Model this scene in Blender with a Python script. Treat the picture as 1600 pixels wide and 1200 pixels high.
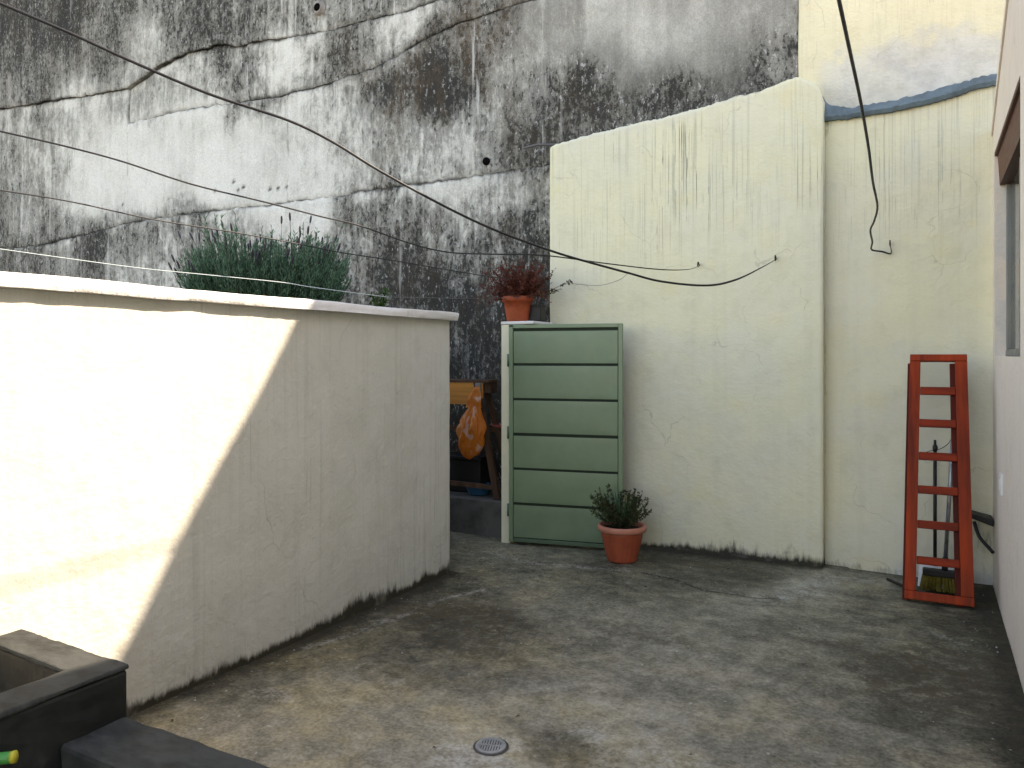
import bpy, bmesh, math, random
import numpy as np
from mathutils import Vector, Matrix, Euler
R = math.radians
random.seed(7)
scn = bpy.context.scene
for o in list(bpy.data.objects): bpy.data.objects.remove(o)

# ------------------------------------------------------------------ camera
F, CX, HY, H, A = 1200.0, 800.0, 557.0, 1.5, R(28.4)
CA, SA = math.cos(A), math.sin(A)
cam = bpy.data.cameras.new('camera'); camo = bpy.data.objects.new('camera', cam)
scn.collection.objects.link(camo); scn.camera = camo
camo.location = (0, 0, H); camo.rotation_euler = (R(90), 0, A)
cam.sensor_fit = 'HORIZONTAL'; cam.sensor_width = 36; cam.lens = 36*F/1600
cam.shift_y = -(600-HY)/1600; cam.clip_end = 2000; cam.clip_start = 0.05

# ------------------------------------------------------------------ light
K = 1.20                       # drop per metre of X
SUN = Vector((-1.0, -K/1.41, -K)).normalized()      # travel direction
w = bpy.data.worlds.new('World'); scn.world = w; w.use_nodes = True
nt = w.node_tree; bg = nt.nodes['Background']; sky = nt.nodes.new('ShaderNodeTexSky')
sky.sky_type = 'NISHITA'; sky.sun_disc = False
to = -SUN
sky.sun_elevation = math.asin(to.z); sky.sun_rotation = math.atan2(to.x, to.y)
sky.air_density = 1.0; sky.dust_density = 0.6; sky.ozone_density = 0.6
nt.links.new(sky.outputs[0], bg.inputs[0]); bg.inputs[1].default_value = 0.15
sl = bpy.data.lights.new('sun', 'SUN'); so = bpy.data.objects.new('sun', sl); scn.collection.objects.link(so)
sl.energy = 3.0; sl.angle = R(0.6); sl.color = (1.0, 0.992, 0.98)
so.rotation_euler = SUN.to_track_quat('-Z', 'Y').to_euler(); so.location = (6, 8, 12)
vs = scn.view_settings
vs.view_transform = 'Standard'; vs.look = 'None'; vs.gamma = 1; vs.use_curve_mapping = False
vs.exposure = 2.08
scn.cycles.max_bounces = 7; scn.cycles.diffuse_bounces = 4; scn.cycles.glossy_bounces = 2; scn.cycles.transmission_bounces = 4; scn.cycles.caustics_reflective = False; scn.cycles.caustics_refractive = False
vs.use_white_balance = True; vs.white_balance_temperature = 8900; vs.white_balance_tint = 18

# ------------------------------------------------------------------ helpers
def ray(px, py):
    r = (px-CX)/F
    return Vector((r*CA-SA, r*SA+CA, (HY-py)/F))
O = Vector((0, 0, H))
def onY(px, py, Y): d = ray(px, py); return O+d*(Y/d.y)
def onX(px, py, X): d = ray(px, py); return O+d*(X/d.x)
def onZ(px, py, Z): d = ray(px, py); return O+d*((Z-H)/d.z)
def atd(px, py, d): return O+ray(px, py)*d

COL = scn.collection
def link(o, parent=None):
    COL.objects.link(o)
    if parent is not None: o.parent = parent
    return o
def tag(o, label=None, cat=None, group=None, kind=None):
    if label: o['label'] = label
    if cat: o['category'] = cat
    if group: o['group'] = group
    if kind: o['kind'] = kind
    return o
def empty(name, loc=(0, 0, 0), label=None, cat=None, group=None, rot=(0, 0, 0)):
    o = bpy.data.objects.new(name, None); o.empty_display_size = .1
    o.location = loc; o.rotation_euler = rot
    return tag(link(o), label, cat, group)
def mesh(name, v, f, m, parent=None, smooth=False, bevel=0, loc=None):
    me = bpy.data.meshes.new(name); me.from_pydata([tuple(a) for a in v], [], f); me.validate()
    if m: me.materials.append(m)
    if bevel:
        b = bmesh.new(); b.from_mesh(me)
        es = [e for e in b.edges if len(e.link_faces) == 2 and e.calc_face_angle(0) > .6]
        bmesh.ops.bevel(b, geom=es, offset=bevel, segments=2, affect='EDGES', profile=.5)
        b.to_mesh(me); b.free()
    if smooth: me.polygons.foreach_set('use_smooth', [True]*len(me.polygons))
    o = bpy.data.objects.new(name, me)
    if loc: o.location = loc
    return link(o, parent)
BF = [(0, 3, 2, 1), (4, 5, 6, 7), (0, 1, 5, 4), (1, 2, 6, 5), (2, 3, 7, 6), (3, 0, 4, 7)]
def box(name, lo, hi, m, parent=None, bevel=0.0):
    x0, y0, z0 = lo; x1, y1, z1 = hi
    v = [(x0,y0,z0),(x1,y0,z0),(x1,y1,z0),(x0,y1,z0),(x0,y0,z1),(x1,y0,z1),(x1,y1,z1),(x0,y1,z1)]
    return mesh(name, v, BF, m, parent, bevel=bevel)
def hexa(name, v8, m, parent=None, bevel=0.0):
    return mesh(name, v8, BF, m, parent, bevel=bevel)
def tube_data(pts, rad, n=8, v=None, f=None, cap=True):
    v = [] if v is None else v; f = [] if f is None else f
    pts = [Vector(p) for p in pts]
    rads = rad if isinstance(rad, (list, tuple)) else [rad]*len(pts)
    base = len(v); up = None
    for i, p in enumerate(pts):
        t = (pts[min(i+1, len(pts)-1)]-pts[max(i-1, 0)]).normalized()
        if up is None:
            up = Vector((0, 0, 1)) if abs(t.z) < .9 else Vector((1, 0, 0))
        a = t.cross(up).normalized(); b = a.cross(t).normalized(); up = b
        for k in range(n):
            q = 2*math.pi*k/n
            v.append(p+(a*math.cos(q)+b*math.sin(q))*rads[i])
    for i in range(len(pts)-1):
        for k in range(n):
            a = base+i*n+k; b = base+i*n+(k+1) % n
            f.append((a, b, b+n, a+n))
    if cap:
        f.append(tuple(base+k for k in range(n))[::-1]); e = base+(len(pts)-1)*n
        f.append(tuple(e+k for k in range(n)))
    return v, f
def tube(name, pts, rad, m, parent=None, n=8, loc=None):
    v, f = tube_data(pts, rad, n)
    return mesh(name, v, f, m, parent, smooth=True, loc=loc)
def smoothpts(pts, sub=6):
    pts = [Vector(p) for p in pts]; out = []
    for i in range(len(pts)-1):
        p0 = pts[max(i-1, 0)]; p1 = pts[i]; p2 = pts[i+1]; p3 = pts[min(i+2, len(pts)-1)]
        for k in range(sub):
            t = k/sub
            out.append(.5*((2*p1)+(p2-p0)*t+(2*p0-5*p1+4*p2-p3)*t*t+(3*p1-p0-3*p2+p3)*t**3))
    out.append(pts[-1]); return out
def roughen(o, cuts, amp, sc, seed=0):
    b = bmesh.new(); b.from_mesh(o.data)
    for _ in range(cuts):
        es = [e for e in b.edges if e.calc_length() > .035]
        if es: bmesh.ops.subdivide_edges(b, edges=es, cuts=1, use_grid_fill=True)
    bmesh.ops.triangulate(b, faces=b.faces); b.normal_update()
    from mathutils import noise as mn
    for v in b.verts:
        p = v.co*sc+Vector((seed, 0, 0)); v.co += v.normal*amp*(mn.noise(p)+.5*mn.noise(p*2.7)+.35*mn.noise(p*7))
    b.to_mesh(o.data); b.free()
    return o
def lathe(name, prof, m, parent=None, seg=40, flute=None, loc=None, closed=False, squash=1.0):
    v = []; f = []
    for j, (r, z) in enumerate(prof):
        for k in range(seg):
            a = 2*math.pi*k/seg; rr = r*(1+(flute(a, j) if flute else 0))
            v.append((rr*math.cos(a), rr*math.sin(a)*squash, z))
    for j in range(len(prof)-1):
        for k in range(seg):
            a = j*seg+k; b = j*seg+(k+1) % seg
            f.append((a, b, b+seg, a+seg))
    f.append(tuple(range(seg))[::-1])
    if closed: f.append(tuple((len(prof)-1)*seg+k for k in range(seg)))
    return mesh(name, v, f, m, parent, smooth=True, loc=loc)

# ---- numpy noise
def _h(ix, iy, s):
    n = (ix.astype(np.int64)*374761393+iy.astype(np.int64)*668265263+s*1442695041) & 0x7fffffff
    n = ((n ^ (n >> 13))*1274126177) & 0x7fffffff
    n = ((n ^ (n >> 15))*2246822519) & 0x7fffffff
    return ((n ^ (n >> 16)) & 0xffff)/65535.0
def vn(x, y, s=0):
    x = np.asarray(x, float); y = np.asarray(y, float)
    ix = np.floor(x); iy = np.floor(y); fx = x-ix; fy = y-iy
    fx = fx*fx*(3-2*fx); fy = fy*fy*(3-2*fy)
    a = _h(ix, iy, s); b = _h(ix+1, iy, s); c = _h(ix, iy+1, s); d = _h(ix+1, iy+1, s)
    return (a*(1-fx)+b*fx)*(1-fy)+(c*(1-fx)+d*fx)*fy
def fbm(x, y, o=4, s=0):
    t = 0; amp = .5; tot = 0
    x = np.asarray(x, float); y = np.asarray(y, float)
    for i in range(o):
        t = t+amp*vn(x, y, s+i*17); tot += amp; amp *= .55; x = x*2.03+3.1; y = y*2.03+1.7
    return t/tot
def sstep(a, b, x):
    t = np.clip((x-a)/(b-a), 0, 1); return t*t*(3-2*t)
def idw(ctrl, U, V, p=3.0, eps=.02):
    num = np.zeros_like(U); den = np.zeros_like(U)
    for (a, b, val) in ctrl:
        wt = 1.0/((U-a)**2+(V-b)**2+eps)**(p/2)
        num += wt*val; den += wt
    return num/den

def sheet(name, P, back, attrs, m, parent=None, closeback=False):
    nu, nv = P.shape[:2]
    V = P.reshape(-1, 3)
    idx = np.arange(nu*nv).reshape(nu, nv)
    q = np.stack([idx[:-1, :-1], idx[1:, :-1], idx[1:, 1:], idx[:-1, 1:]], -1).reshape(-1, 4)
    loop = np.concatenate([idx[:, 0], idx[-1, 1:], idx[-2::-1, -1], idx[0, -2:0:-1]])
    at = {k: np.asarray(a, float).reshape(-1) for k, a in attrs.items()}
    nfront = len(q); extra = None
    if back is not None:
        nb = len(loop); b0 = len(V); base = b0+nb
        V = np.concatenate([V, V[loop], V[loop]+np.array(back)])
        a = b0+np.arange(nb); b = b0+np.roll(np.arange(nb), -1); ab = base+np.arange(nb); bb = base+np.roll(np.arange(nb), -1)
        q = np.concatenate([q, np.stack([a, ab, bb, b], -1)])
        at = {k: np.concatenate([x, x[loop], x[loop]]) for k, x in at.items()}
        if closeback: extra = list(range(base, base+nb))[::-1]
    me = bpy.data.meshes.new(name)
    nq = len(q); tot = nq*4+(len(extra) if extra else 0); npoly = nq+(1 if extra else 0)
    me.vertices.add(len(V)); me.vertices.foreach_set('co', V.astype(np.float32).ravel())
    me.loops.add(tot)
    li = q.ravel().astype(np.int32)
    if extra: li = np.concatenate([li, np.array(extra, np.int32)])
    me.loops.foreach_set('vertex_index', li)
    me.polygons.add(npoly)
    me.polygons.foreach_set('loop_start', (np.arange(npoly)*4).astype(np.int32))
    sm = np.zeros(npoly, bool); sm[:nfront] = True
    me.polygons.foreach_set('use_smooth', sm)
    me.update(calc_edges=True); me.validate()
    for k, x in at.items():
        aa = me.attributes.new(k, 'FLOAT', 'POINT'); aa.data.foreach_set('value', x.astype(np.float32))
    me.materials.append(m)
    return link(bpy.data.objects.new(name, me), parent)

# ------------------------------------------------------------------ materials
class Mat:
    def __init__(s, name, rough=.8, spec=.3):
        s.m = bpy.data.materials.new(name); s.m.use_nodes = True; s.t = s.m.node_tree
        s.b = s.t.nodes['Principled BSDF']; s.b.inputs['Roughness'].default_value = rough
        s.b.inputs['Specular IOR Level'].default_value = spec
    def n(s, typ, ins=None, **props):
        x = s.t.nodes.new('ShaderNode'+typ)
        for k, v in props.items(): setattr(x, k, v)
        for k, v in (ins or {}).items(): s.set(x.inputs[k], v)
        return x
    def set(s, sock, v):
        if isinstance(v, bpy.types.NodeSocket): s.t.links.new(v, sock)
        elif isinstance(v, (tuple, list)) and sock.type == 'RGBA' and len(v) == 3: sock.default_value = (*v, 1)
        else: sock.default_value = v
    def pos(s): return s.n('NewGeometry').outputs['Position']
    def obj(s): return s.n('TexCoord').outputs['Object']
    def map(s, vec, sc, loc=(0, 0, 0)):
        return s.n('Mapping', {'Vector': vec, 'Scale': sc, 'Location': loc}).outputs[0]
    def noise(s, vec, sc, det=5, rough=.6, dist=0):
        return s.n('TexNoise', {'Vector': vec, 'Scale': sc, 'Detail': det, 'Roughness': rough, 'Distortion': dist}).outputs[0]
    def vor(s, vec, sc, feat='F1'):
        return s.n('TexVoronoi', {'Vector': vec, 'Scale': sc}, feature=feat).outputs['Distance']
    def math(s, op, a, b=0.0, clamp=False):
        x = s.n('Math', operation=op, use_clamp=clamp); s.set(x.inputs[0], a); s.set(x.inputs[1], b); return x.outputs[0]
    def lin(s, terms, bias=0.0):
        acc = bias
        for sock, wt in terms:
            acc = s.math('ADD', s.math('MULTIPLY', sock, wt), acc)
        return acc
    def step(s, a, b, x, lo=0.0, hi=1.0):
        return s.n('MapRange', {0: x, 1: a, 2: b, 3: lo, 4: hi}, interpolation_type='SMOOTHSTEP').outputs[0]
    def ramp(s, fac, stops, interp='LINEAR'):
        x = s.n('ValToRGB', {0: fac}); r = x.color_ramp; r.interpolation = interp
        while len(r.elements) < len(stops): r.elements.new(.5)
        for e, (p, c) in zip(r.elements, stops): e.position = p; e.color = (*c, 1)
        return x.outputs[0]
    def mix(s, f, a, b, mode='MIX'):
        x = s.n('Mix', data_type='RGBA', blend_type=mode); s.set(x.inputs[0], f); s.set(x.inputs[6], a); s.set(x.inputs[7], b)
        return x.outputs[2]
    def attr(s, name): return s.n('Attribute', attribute_name=name).outputs['Fac']
    def col(s, c): s.set(s.b.inputs['Base Color'], c); return s
    def rough(s, c): s.set(s.b.inputs['Roughness'], c); return s
    def bump(s, h, st=.4, dist=.01):
        x = s.n('Bump', {'Height': h, 'Strength': st, 'Distance': dist}); s.set(s.b.inputs['Normal'], x.outputs[0]); return s

def m_retaining():
    g = Mat('stained_concrete', .92, .15); p = g.pos()
    st = g.map(p, (1, 1, .42)); fine = g.map(p, (1, 1, .04))
    n1 = g.noise(st, 6.5, 5, .75); n2 = g.noise(g.map(p, (1, 1, .6)), 38, 3, .85); n3 = g.noise(p, 1.2, 3, .6)
    n4 = g.noise(fine, 16, 3, .7); n5 = g.noise(g.map(p, (1, 1, .7)), 95, 1, .7)
    d = g.attr('dark'); ct = g.attr('contrast'); n6 = g.noise(g.map(p, (1, 1, .7)), 11, 4, .62, 1.2)
    v0 = g.lin([(n1, 1.0), (n3, .9), (n4, .5), (n6, .7)], -1.55)
    v = g.math('ADD', g.math('MULTIPLY', v0, ct), d)
    c = g.ramp(v, [(0.0, (.82, .815, .76)), (.26, (.68, .675, .62)), (.46, (.37, .367, .335)), (.66, (.20, .198, .178)), (1, (.085, .083, .073))])
    c = g.mix(g.step(.35, .65, n5, .0, .34), c, g.mix(1.0, c, (.55, .55, .54), 'MULTIPLY'))
    nm = g.noise(g.map(p, (1, 1, .62)), 31, 5, .80)
    thr = g.lin([(v, -.40)], .772)
    mold = g.math('MULTIPLY', g.step(0.0, .055, g.math('SUBTRACT', nm, thr)), g.step(.12, .65, ct))
    c = g.mix(g.math('MULTIPLY', mold, .86), c, (.032, .032, .030))
    fk = g.math('MULTIPLY', g.step(.585, .64, g.noise(g.map(p, (1, 1, .5), (7, 3, 5)), 30, 4, .8)), g.step(.12, .6, ct))
    c = g.mix(g.math('MULTIPLY', fk, .5), c, (.70, .705, .68))
    warm = g.math('MULTIPLY', g.attr('brown'), g.step(.4, .62, g.noise(st, 3, 2, .7)))
    c = g.mix(g.math('MULTIPLY', g.math('MULTIPLY', warm, g.step(.35, .6, n2)), .7), c, (.12, .082, .05))
    rust = g.step(.70, .78, g.noise(g.map(p, (1, 1, .5)), 5, 2, .6))
    c = g.mix(g.math('MULTIPLY', rust, g.math('MULTIPLY', g.attr('brown'), .35)), c, (.12, .035, .018))
    c = g.mix(g.attr('joint'), c, (.012, .012, .012))
    # chalky runs
    wr = g.math('MULTIPLY', g.step(.6, .74, g.noise(g.map(p, (1, 1, .06)), 9, 3, .75)), g.attr('lime'))
    c = g.mix(wr, c, (.72, .72, .69))
    g.col(c); g.bump(g.lin([(n2, .8), (n1, .7), (nm, .7)]), .75, .03)
    return g.m
def plaster(name, base, alt, grime_shade_col=(.05, .048, .035), streak=True, bumpst=.35, pos=True, blotc=(1.0, .93, .72)):
    g = Mat(name, .85, .2); p = g.pos() if pos else g.obj()
    big = g.noise(p, 1.6, 2, .6); mid = g.noise(p, 6, 4, .65); fine = g.noise(p, 45, 2, .65)
    c = g.mix(g.step(.35, .65, big), base, alt)
    c = g.mix(g.step(.45, .8, mid, 0, .32), c, tuple(x*.72 for x in base))
    ver = g.noise(g.map(p, (1, 1, .03)), 9, 2, .7)
    c = g.mix(g.step(.5, .75, ver, 0, .08), c, tuple(x*.55 for x in alt))
    if streak:
        sa = g.attr('streak')
        s1 = g.noise(g.map(p, (1, 1, .008)), 82, 2, .75); s2 = g.noise(g.map(p, (1, 1, .5)), 2.6, 1, .6)
        s3 = g.noise(g.map(p, (1, 1, .014)), 27, 2, .7)
        lines = g.math('MULTIPLY', g.step(.57, .66, s1), g.step(.36, .58, s2))
        lines = g.math('MAXIMUM', lines, g.math('MULTIPLY', g.step(.52, .72, s3), .65))
        c = g.mix(g.math('MULTIPLY', lines, sa), c, (.16, .16, .135))
    gr = g.attr('grime_shade'); gn = g.lin([(g.noise(g.map(p, (1, 1, .25)), 22, 4, .75), 1.3), (g.noise(p, 5, 3, .7), .7)], -1.0)
    gv = g.step(.26, .90, g.math('ADD', gr, gn))
    gv = g.math('MULTIPLY', gv, g.step(.02, .2, gr))
    c = g.mix(gv, c, grime_shade_col)
    pt = g.math('MULTIPLY', g.attr('patch'), g.step(.4, .56, g.lin([(g.noise(p, 7, 5, .7), .8), (g.attr('patch'), .25)])))
    c = g.mix(g.math('MULTIPLY', pt, .85), c, g.mix(g.step(.35, .65, mid), (.50, .50, .475), (.64, .635, .60)))
    wv = g.n('VectorMath', {0: p, 1: g.n('VectorMath', {0: g.n('TexNoise', {'Vector': p, 'Scale': 3.5, 'Detail': 3}).outputs['Color'], 'Scale': .42}, operation='SCALE').outputs[0]}, operation='ADD').outputs[0]
    hair = g.math('MULTIPLY', g.step(.0085, .0015, g.vor(wv, 1.7, 'DISTANCE_TO_EDGE')), g.step(.54, .64, g.noise(g.map(p, (1, 1, 1), (4, 8, 2)), 1.9, 1)))
    c = g.mix(g.math('MULTIPLY', hair, .26), c, tuple(x*.3 for x in alt))
    # hairline flaking / pits
    pit = g.step(.70, .76, g.noise(p, 19, 3, .7)); pit = g.math('MULTIPLY', pit, g.step(.52, .66, g.noise(p, 2.2, 1)))
    c = g.mix(g.math('MULTIPLY', pit, .45), c, tuple(x*.4 for x in alt))
    g.col(c)
    blot = g.step(.55, .7, g.noise(p, 3.1, 4, .65)); c = g.mix(g.math('MULTIPLY', blot, .28), c, tuple(x*y for x, y in zip(base, blotc))); g.col(c)
    hgt = g.lin([(mid, .7), (fine, .35), (g.noise(g.map(p, (1, 1, 1.6)), 13, 3, .6), .4)])
    g.bump(hgt, bumpst, .02)
    return g.m
def m_floor():
    g = Mat('worn_concrete_floor', .8, .3); p = g.pos()
    n1 = g.noise(p, 2.4, 5, .68); n2 = g.noise(p, 11, 4, .72); n3 = g.noise(p, 60, 2, .7); n4 = g.noise(g.map(p, (.9, 1.1, 1)), 5, 4, .7)
    t = g.attr('tone')
    v = g.math('ADD', t, g.lin([(n1, .70), (n2, .62), (n3, .52), (n4, .30)], -1.05))
    c = g.ramp(v, [(0, (.030, .027, .019)), (.2, (.083, .076, .054)), (.36, (.160, .147, .110)), (.5, (.25, .230, .178)), (.66, (.365, .340, .278)), (1, (.66, .635, .56))])
    c = g.mix(g.math('MULTIPLY', g.attr('warm'), g.step(.38, .66, n1)), c, g.mix(1.0, c, (1.0, .92, .72), 'MULTIPLY'))
    c = g.mix(g.math('MULTIPLY', g.attr('cool'), g.step(.35, .6, n2)), c, g.mix(1.0, c, (.95, 1.0, .93), 'MULTIPLY'))
    fl = g.step(.70, .73, g.noise(p, 27, 2, .6)); fl = g.math('MULTIPLY', fl, g.step(.46, .58, g.noise(p, 1.7, 3)))
    c = g.mix(g.math('MULTIPLY', fl, .7), c, (.48, .48, .46))
    dk = g.step(.71, .75, g.noise(p, 31, 2, .6)); dk = g.math('MULTIPLY', dk, g.step(.5, .6, g.noise(g.map(p, (1, 1, 1), (9, 3, 0)), 2.1, 3)))
    pale = g.math('MULTIPLY', g.attr('pale'), g.step(.44, .60, g.lin([(n2, .45), (n3, .35), (n1, .2)])))
    c = g.mix(g.math('MULTIPLY', pale, .55), c, (.46, .455, .43))
    moss = g.math('MULTIPLY', g.attr('moss'), g.step(.45, .53, g.lin([(g.noise(p, 17, 3, .75), .7), (n1, .3)])))
    c = g.mix(g.math('MULTIPLY', moss, .72), c, (.066, .052, .030))
    c = g.mix(g.math('MULTIPLY', dk, .8), c, (.03, .028, .02))
    g.col(c); g.rough(g.step(.3, .7, n1, .62, .92))
    g.bump(g.lin([(n2, 1), (n3, .8)]), .5, .012)
    return g.m
def simple(name, c, rough=.6, spec=.4, var=.25, sc=20, bump=.1, metal=0, stretch=(1, 1, 1), dirt=0, dirtcol=(.03, .028, .02)):
    g = Mat(name, rough, spec); p = g.map(g.obj(), stretch)
    n = g.noise(p, sc, 3, .65); n2 = g.noise(p, sc*.2, 2, .6)
    cc = g.mix(g.step(.30, .70, g.lin([(n, .55), (n2, .45)])), tuple(x*(1-var) for x in c), tuple(min(1, x*(1+var)) for x in c))
    if dirt: cc = g.mix(g.step(.62-dirt*.2, .8, g.lin([(n2, .6), (n, .4)]), 0, .8), cc, dirtcol)
    g.col(cc); g.b.inputs['Metallic'].default_value = metal
    g.rough(g.step(.3, .7, n, max(.05, rough-.08), min(1, rough+.1)))
    if bump: g.bump(n, bump, .004)
    return g.m
def leafmat(name, c1, c2, trans=.25):
    g = Mat(name, .55, .3); oi = g.noise(g.obj(), 9, 3); rn = g.n('NewGeometry').outputs['Random Per Island']
    c = g.mix(g.lin([(rn, .7), (oi, .4)], -.05), c1, c2); g.col(c)
    tr = g.n('BsdfTranslucent', {0: c}); mx = g.n('MixShader', {0: trans, 1: g.b.outputs[0], 2: tr.outputs[0]})
    out = [n for n in g.t.nodes if n.type == 'OUTPUT_MATERIAL'][0]; g.t.links.new(mx.outputs[0], out.inputs[0])
    return g.m

M = {}
M['retain'] = m_retaining()
M['cream'] = plaster('cream_limewash', (.735, .70, .50), (.70, .68, .53))
M['cream2'] = plaster('recess_limewash', (.72, .68, .49), (.69, .66, .52))
M['ochre'] = plaster('upper_yellow_plaster', (.71, .655, .46), (.74, .69, .49), bumpst=.55)
M['left'] = plaster('white_wall_paint', (.52, .51, .44), (.55, .54, .475), grime_shade_col=(.045, .04, .026), bumpst=.38, blotc=(.95, .93, .88))
M['pink'] = plaster('pale_pink_render', (.76, .655, .56), (.78, .68, .59), streak=False, bumpst=.32)
M['coping'] = plaster('coping_paint', (.68, .67, .64), (.72, .71, .69), streak=False, bumpst=.6)
M['floor'] = m_floor()
M['ground'] = simple('outer_ground', (.16, .15, .13), .95, .1, .3, 3, .4)
M['parapet'] = simple('black_bitumen_paint', (.017, .019, .018), .65, .25, .55, 9, .5, dirt=.3, dirtcol=(.10, .105, .10))
M['parapet2'] = simple('worn_grey_black_paint', (.040, .043, .040), .85, .2, .6, 9, .9, stretch=(1, 2.2, 1), dirt=.6, dirtcol=(.035, .037, .034))
M['green'] = simple('sage_green_enamel', (.155, .228, .135), .36, .5, .10, 5, .05, dirt=.12, dirtcol=(.10, .13, .08))
M['greend'] = simple('dark_green_enamel', (.085, .135, .08), .45, .4, .15, 8, .05)
M['gap'] = simple('rail_shadow_green', (.022, .032, .02), .7, .2, .2, 8, 0)
M['red'] = simple('red_stained_wood', (.29, .034, .009), .5, .15, .6, 16, .3, stretch=(1, 1, .10), dirt=.35)
M['redx'] = simple('red_stained_rung_wood', (.23, .025, .007), .5, .15, .6, 14, .3, stretch=(.12, 1, 1), dirt=.35)
M['redd'] = simple('dark_red_stained_wood', (.11, .010, .004), .55, .15, .4, 14, .25, stretch=(1, 1, .12))
M['terra'] = simple('terracotta_plastic', (.36, .075, .035), .5, .4, .15, 14, .08)
M['terrar'] = simple('faded_terracotta_rim', (.50, .19, .125), .55, .4, .12, 14, .08)
M['terrao'] = simple('weathered_orange_pot', (.36, .07, .025), .65, .3, .4, 18, .2, dirt=.8)
M['soil'] = simple('dark_soil', (.03, .022, .015), .95, .1, .4, 40, .6)
M['black'] = simple('black_plastic', (.012, .012, .012), .5, .4, .3, 20, .05)
M['grate'] = simple('worn_grey_metal', (.27, .275, .27), .5, .5, .25, 40, .1)
M['hole'] = simple('hole_dark', (.006, .006, .006), 1, 0, .1, 5, 0)
M['cable'] = simple('black_cable_sheath', (.014, .014, .014), .5, .4, .2, 30, .0)
M['wire'] = simple('grey_steel_wire', (.10, .10, .10), .5, .5, .2, 30, .0)
M['wirew'] = simple('pale_plastic_line', (.50, .58, .58), .5, .4, .1, 30, .0)
M['rust'] = simple('rusted_iron', (.045, .028, .018), .8, .3, .5, 40, .4)
M['alu'] = simple('dull_aluminium', (.32, .34, .36), .35, .5, .15, 20, .03, metal=.8)
M['wood'] = simple('grey_weathered_wood', (.10, .055, .034), .8, .25, .5, 18, .5, stretch=(1, 1, .12), dirt=.3)
M['woodgrey'] = simple('bleached_wood_end', (.26, .24, .22), .85, .2, .4, 20, .5, stretch=(1, 1, .15))
M['woodo'] = simple('orange_varnished_board', (.58, .24, .05), .55, .35, .3, 7, .15, stretch=(.2, 1, 3))
M['yellow'] = simple('yellow_bristles', (.17, .135, .025), .7, .3, .35, 60, .3)
M['white'] = simple('white_plastic', (.66, .66, .63), .5, .4, .1, 12, .05)
M['blue'] = simple('blue_plastic', (.02, .12, .24), .4, .4, .2, 12, .05)
M['pinkp'] = simple('pink_plastic', (.50, .15, .14), .5, .4, .2, 12, .05)
M['brownw'] = simple('brown_lintel_wood', (.105, .042, .026), .6, .35, .35, 9, .2, stretch=(1, .15, 1))
M['frame'] = simple('grey_window_frame', (.17, .175, .17), .4, .5, .1, 12, .02, metal=.4)
M['dark'] = simple('dark_interior', (.05, .05, .05), .9, .1, .2, 4, 0)
M['roof'] = simple('cement_roof', (.30, .28, .25), .9, .1, .2, 6, .3)
M['bluegrey'] = simple('blue_grey_waterproof_paint', (.105, .15, .175), .6, .35, .3, 14, .3, dirt=.25)
M['hose'] = simple('green_hose_rubber', (.045, .30, .06), .4, .5, .15, 14, .03)
M['hosey'] = simple('yellow_hose_lining', (.55, .50, .05), .5, .4, .15, 14, .03)
M['stepc'] = simple('dark_damp_concrete', (.085, .083, .078), .85, .2, .5, 7, .6, dirt=.5)
M['lav'] = leafmat('lavender_leaf', (.055, .15, .085), (.17, .30, .20))
M['lavf'] = leafmat('lavender_flower', (.04, .035, .05), (.07, .055, .075), .1)
M['shrub'] = leafmat('shrub_leaf', (.020, .030, .010), (.075, .085, .032))
M['spike'] = leafmat('spiky_leaf', (.03, .09, .035), (.05, .14, .055))
M['dry'] = leafmat('dry_red_leaf', (.075, .018, .012), (.20, .052, .03))
M['stem'] = simple('brown_stem', (.075, .035, .022), .8, .2, .3, 30, .1)
M['stemd'] = simple('dark_green_stem', (.03, .04, .018), .8, .2, .3, 30, .1)
M['jade'] = leafmat('fresh_green_leaf', (.05, .12, .035), (.10, .19, .06))
g = Mat('window_glass', .04, .5); g.col((.16, .20, .17)); g.b.inputs['Transmission Weight'].default_value = .75; M['glass'] = g.m
g = Mat('orange_bag_film', .35, .4)
nb = g.noise(g.obj(), 14, 4, .6); cc = g.mix(nb, (.62, .15, .015), (.80, .27, .04))
pr = g.math('MULTIPLY', g.step(.60, .64, g.noise(g.map(g.obj(), (1, 1, .8), (3.3, 0, 1)), 9, 2, .5)), g.step(.02, .1, g.n('SeparateXYZ', {0: g.obj()}).outputs[2]))
cc = g.mix(g.math('MULTIPLY', pr, .5), cc, (.80, .66, .58)); g.col(cc); g.bump(g.noise(g.map(g.obj(), (1, 1, .35)), 26, 3, .6, .8), .9, .02)
tr = g.n('BsdfTranslucent', {0: cc}); mx = g.n('MixShader', {0: .35, 1: g.b.outputs[0], 2: tr.outputs[0]})
g.t.links.new(mx.outputs[0], [n for n in g.t.nodes if n.type == 'OUTPUT_MATERIAL'][0].inputs[0]); M['bag'] = g.m

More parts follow.
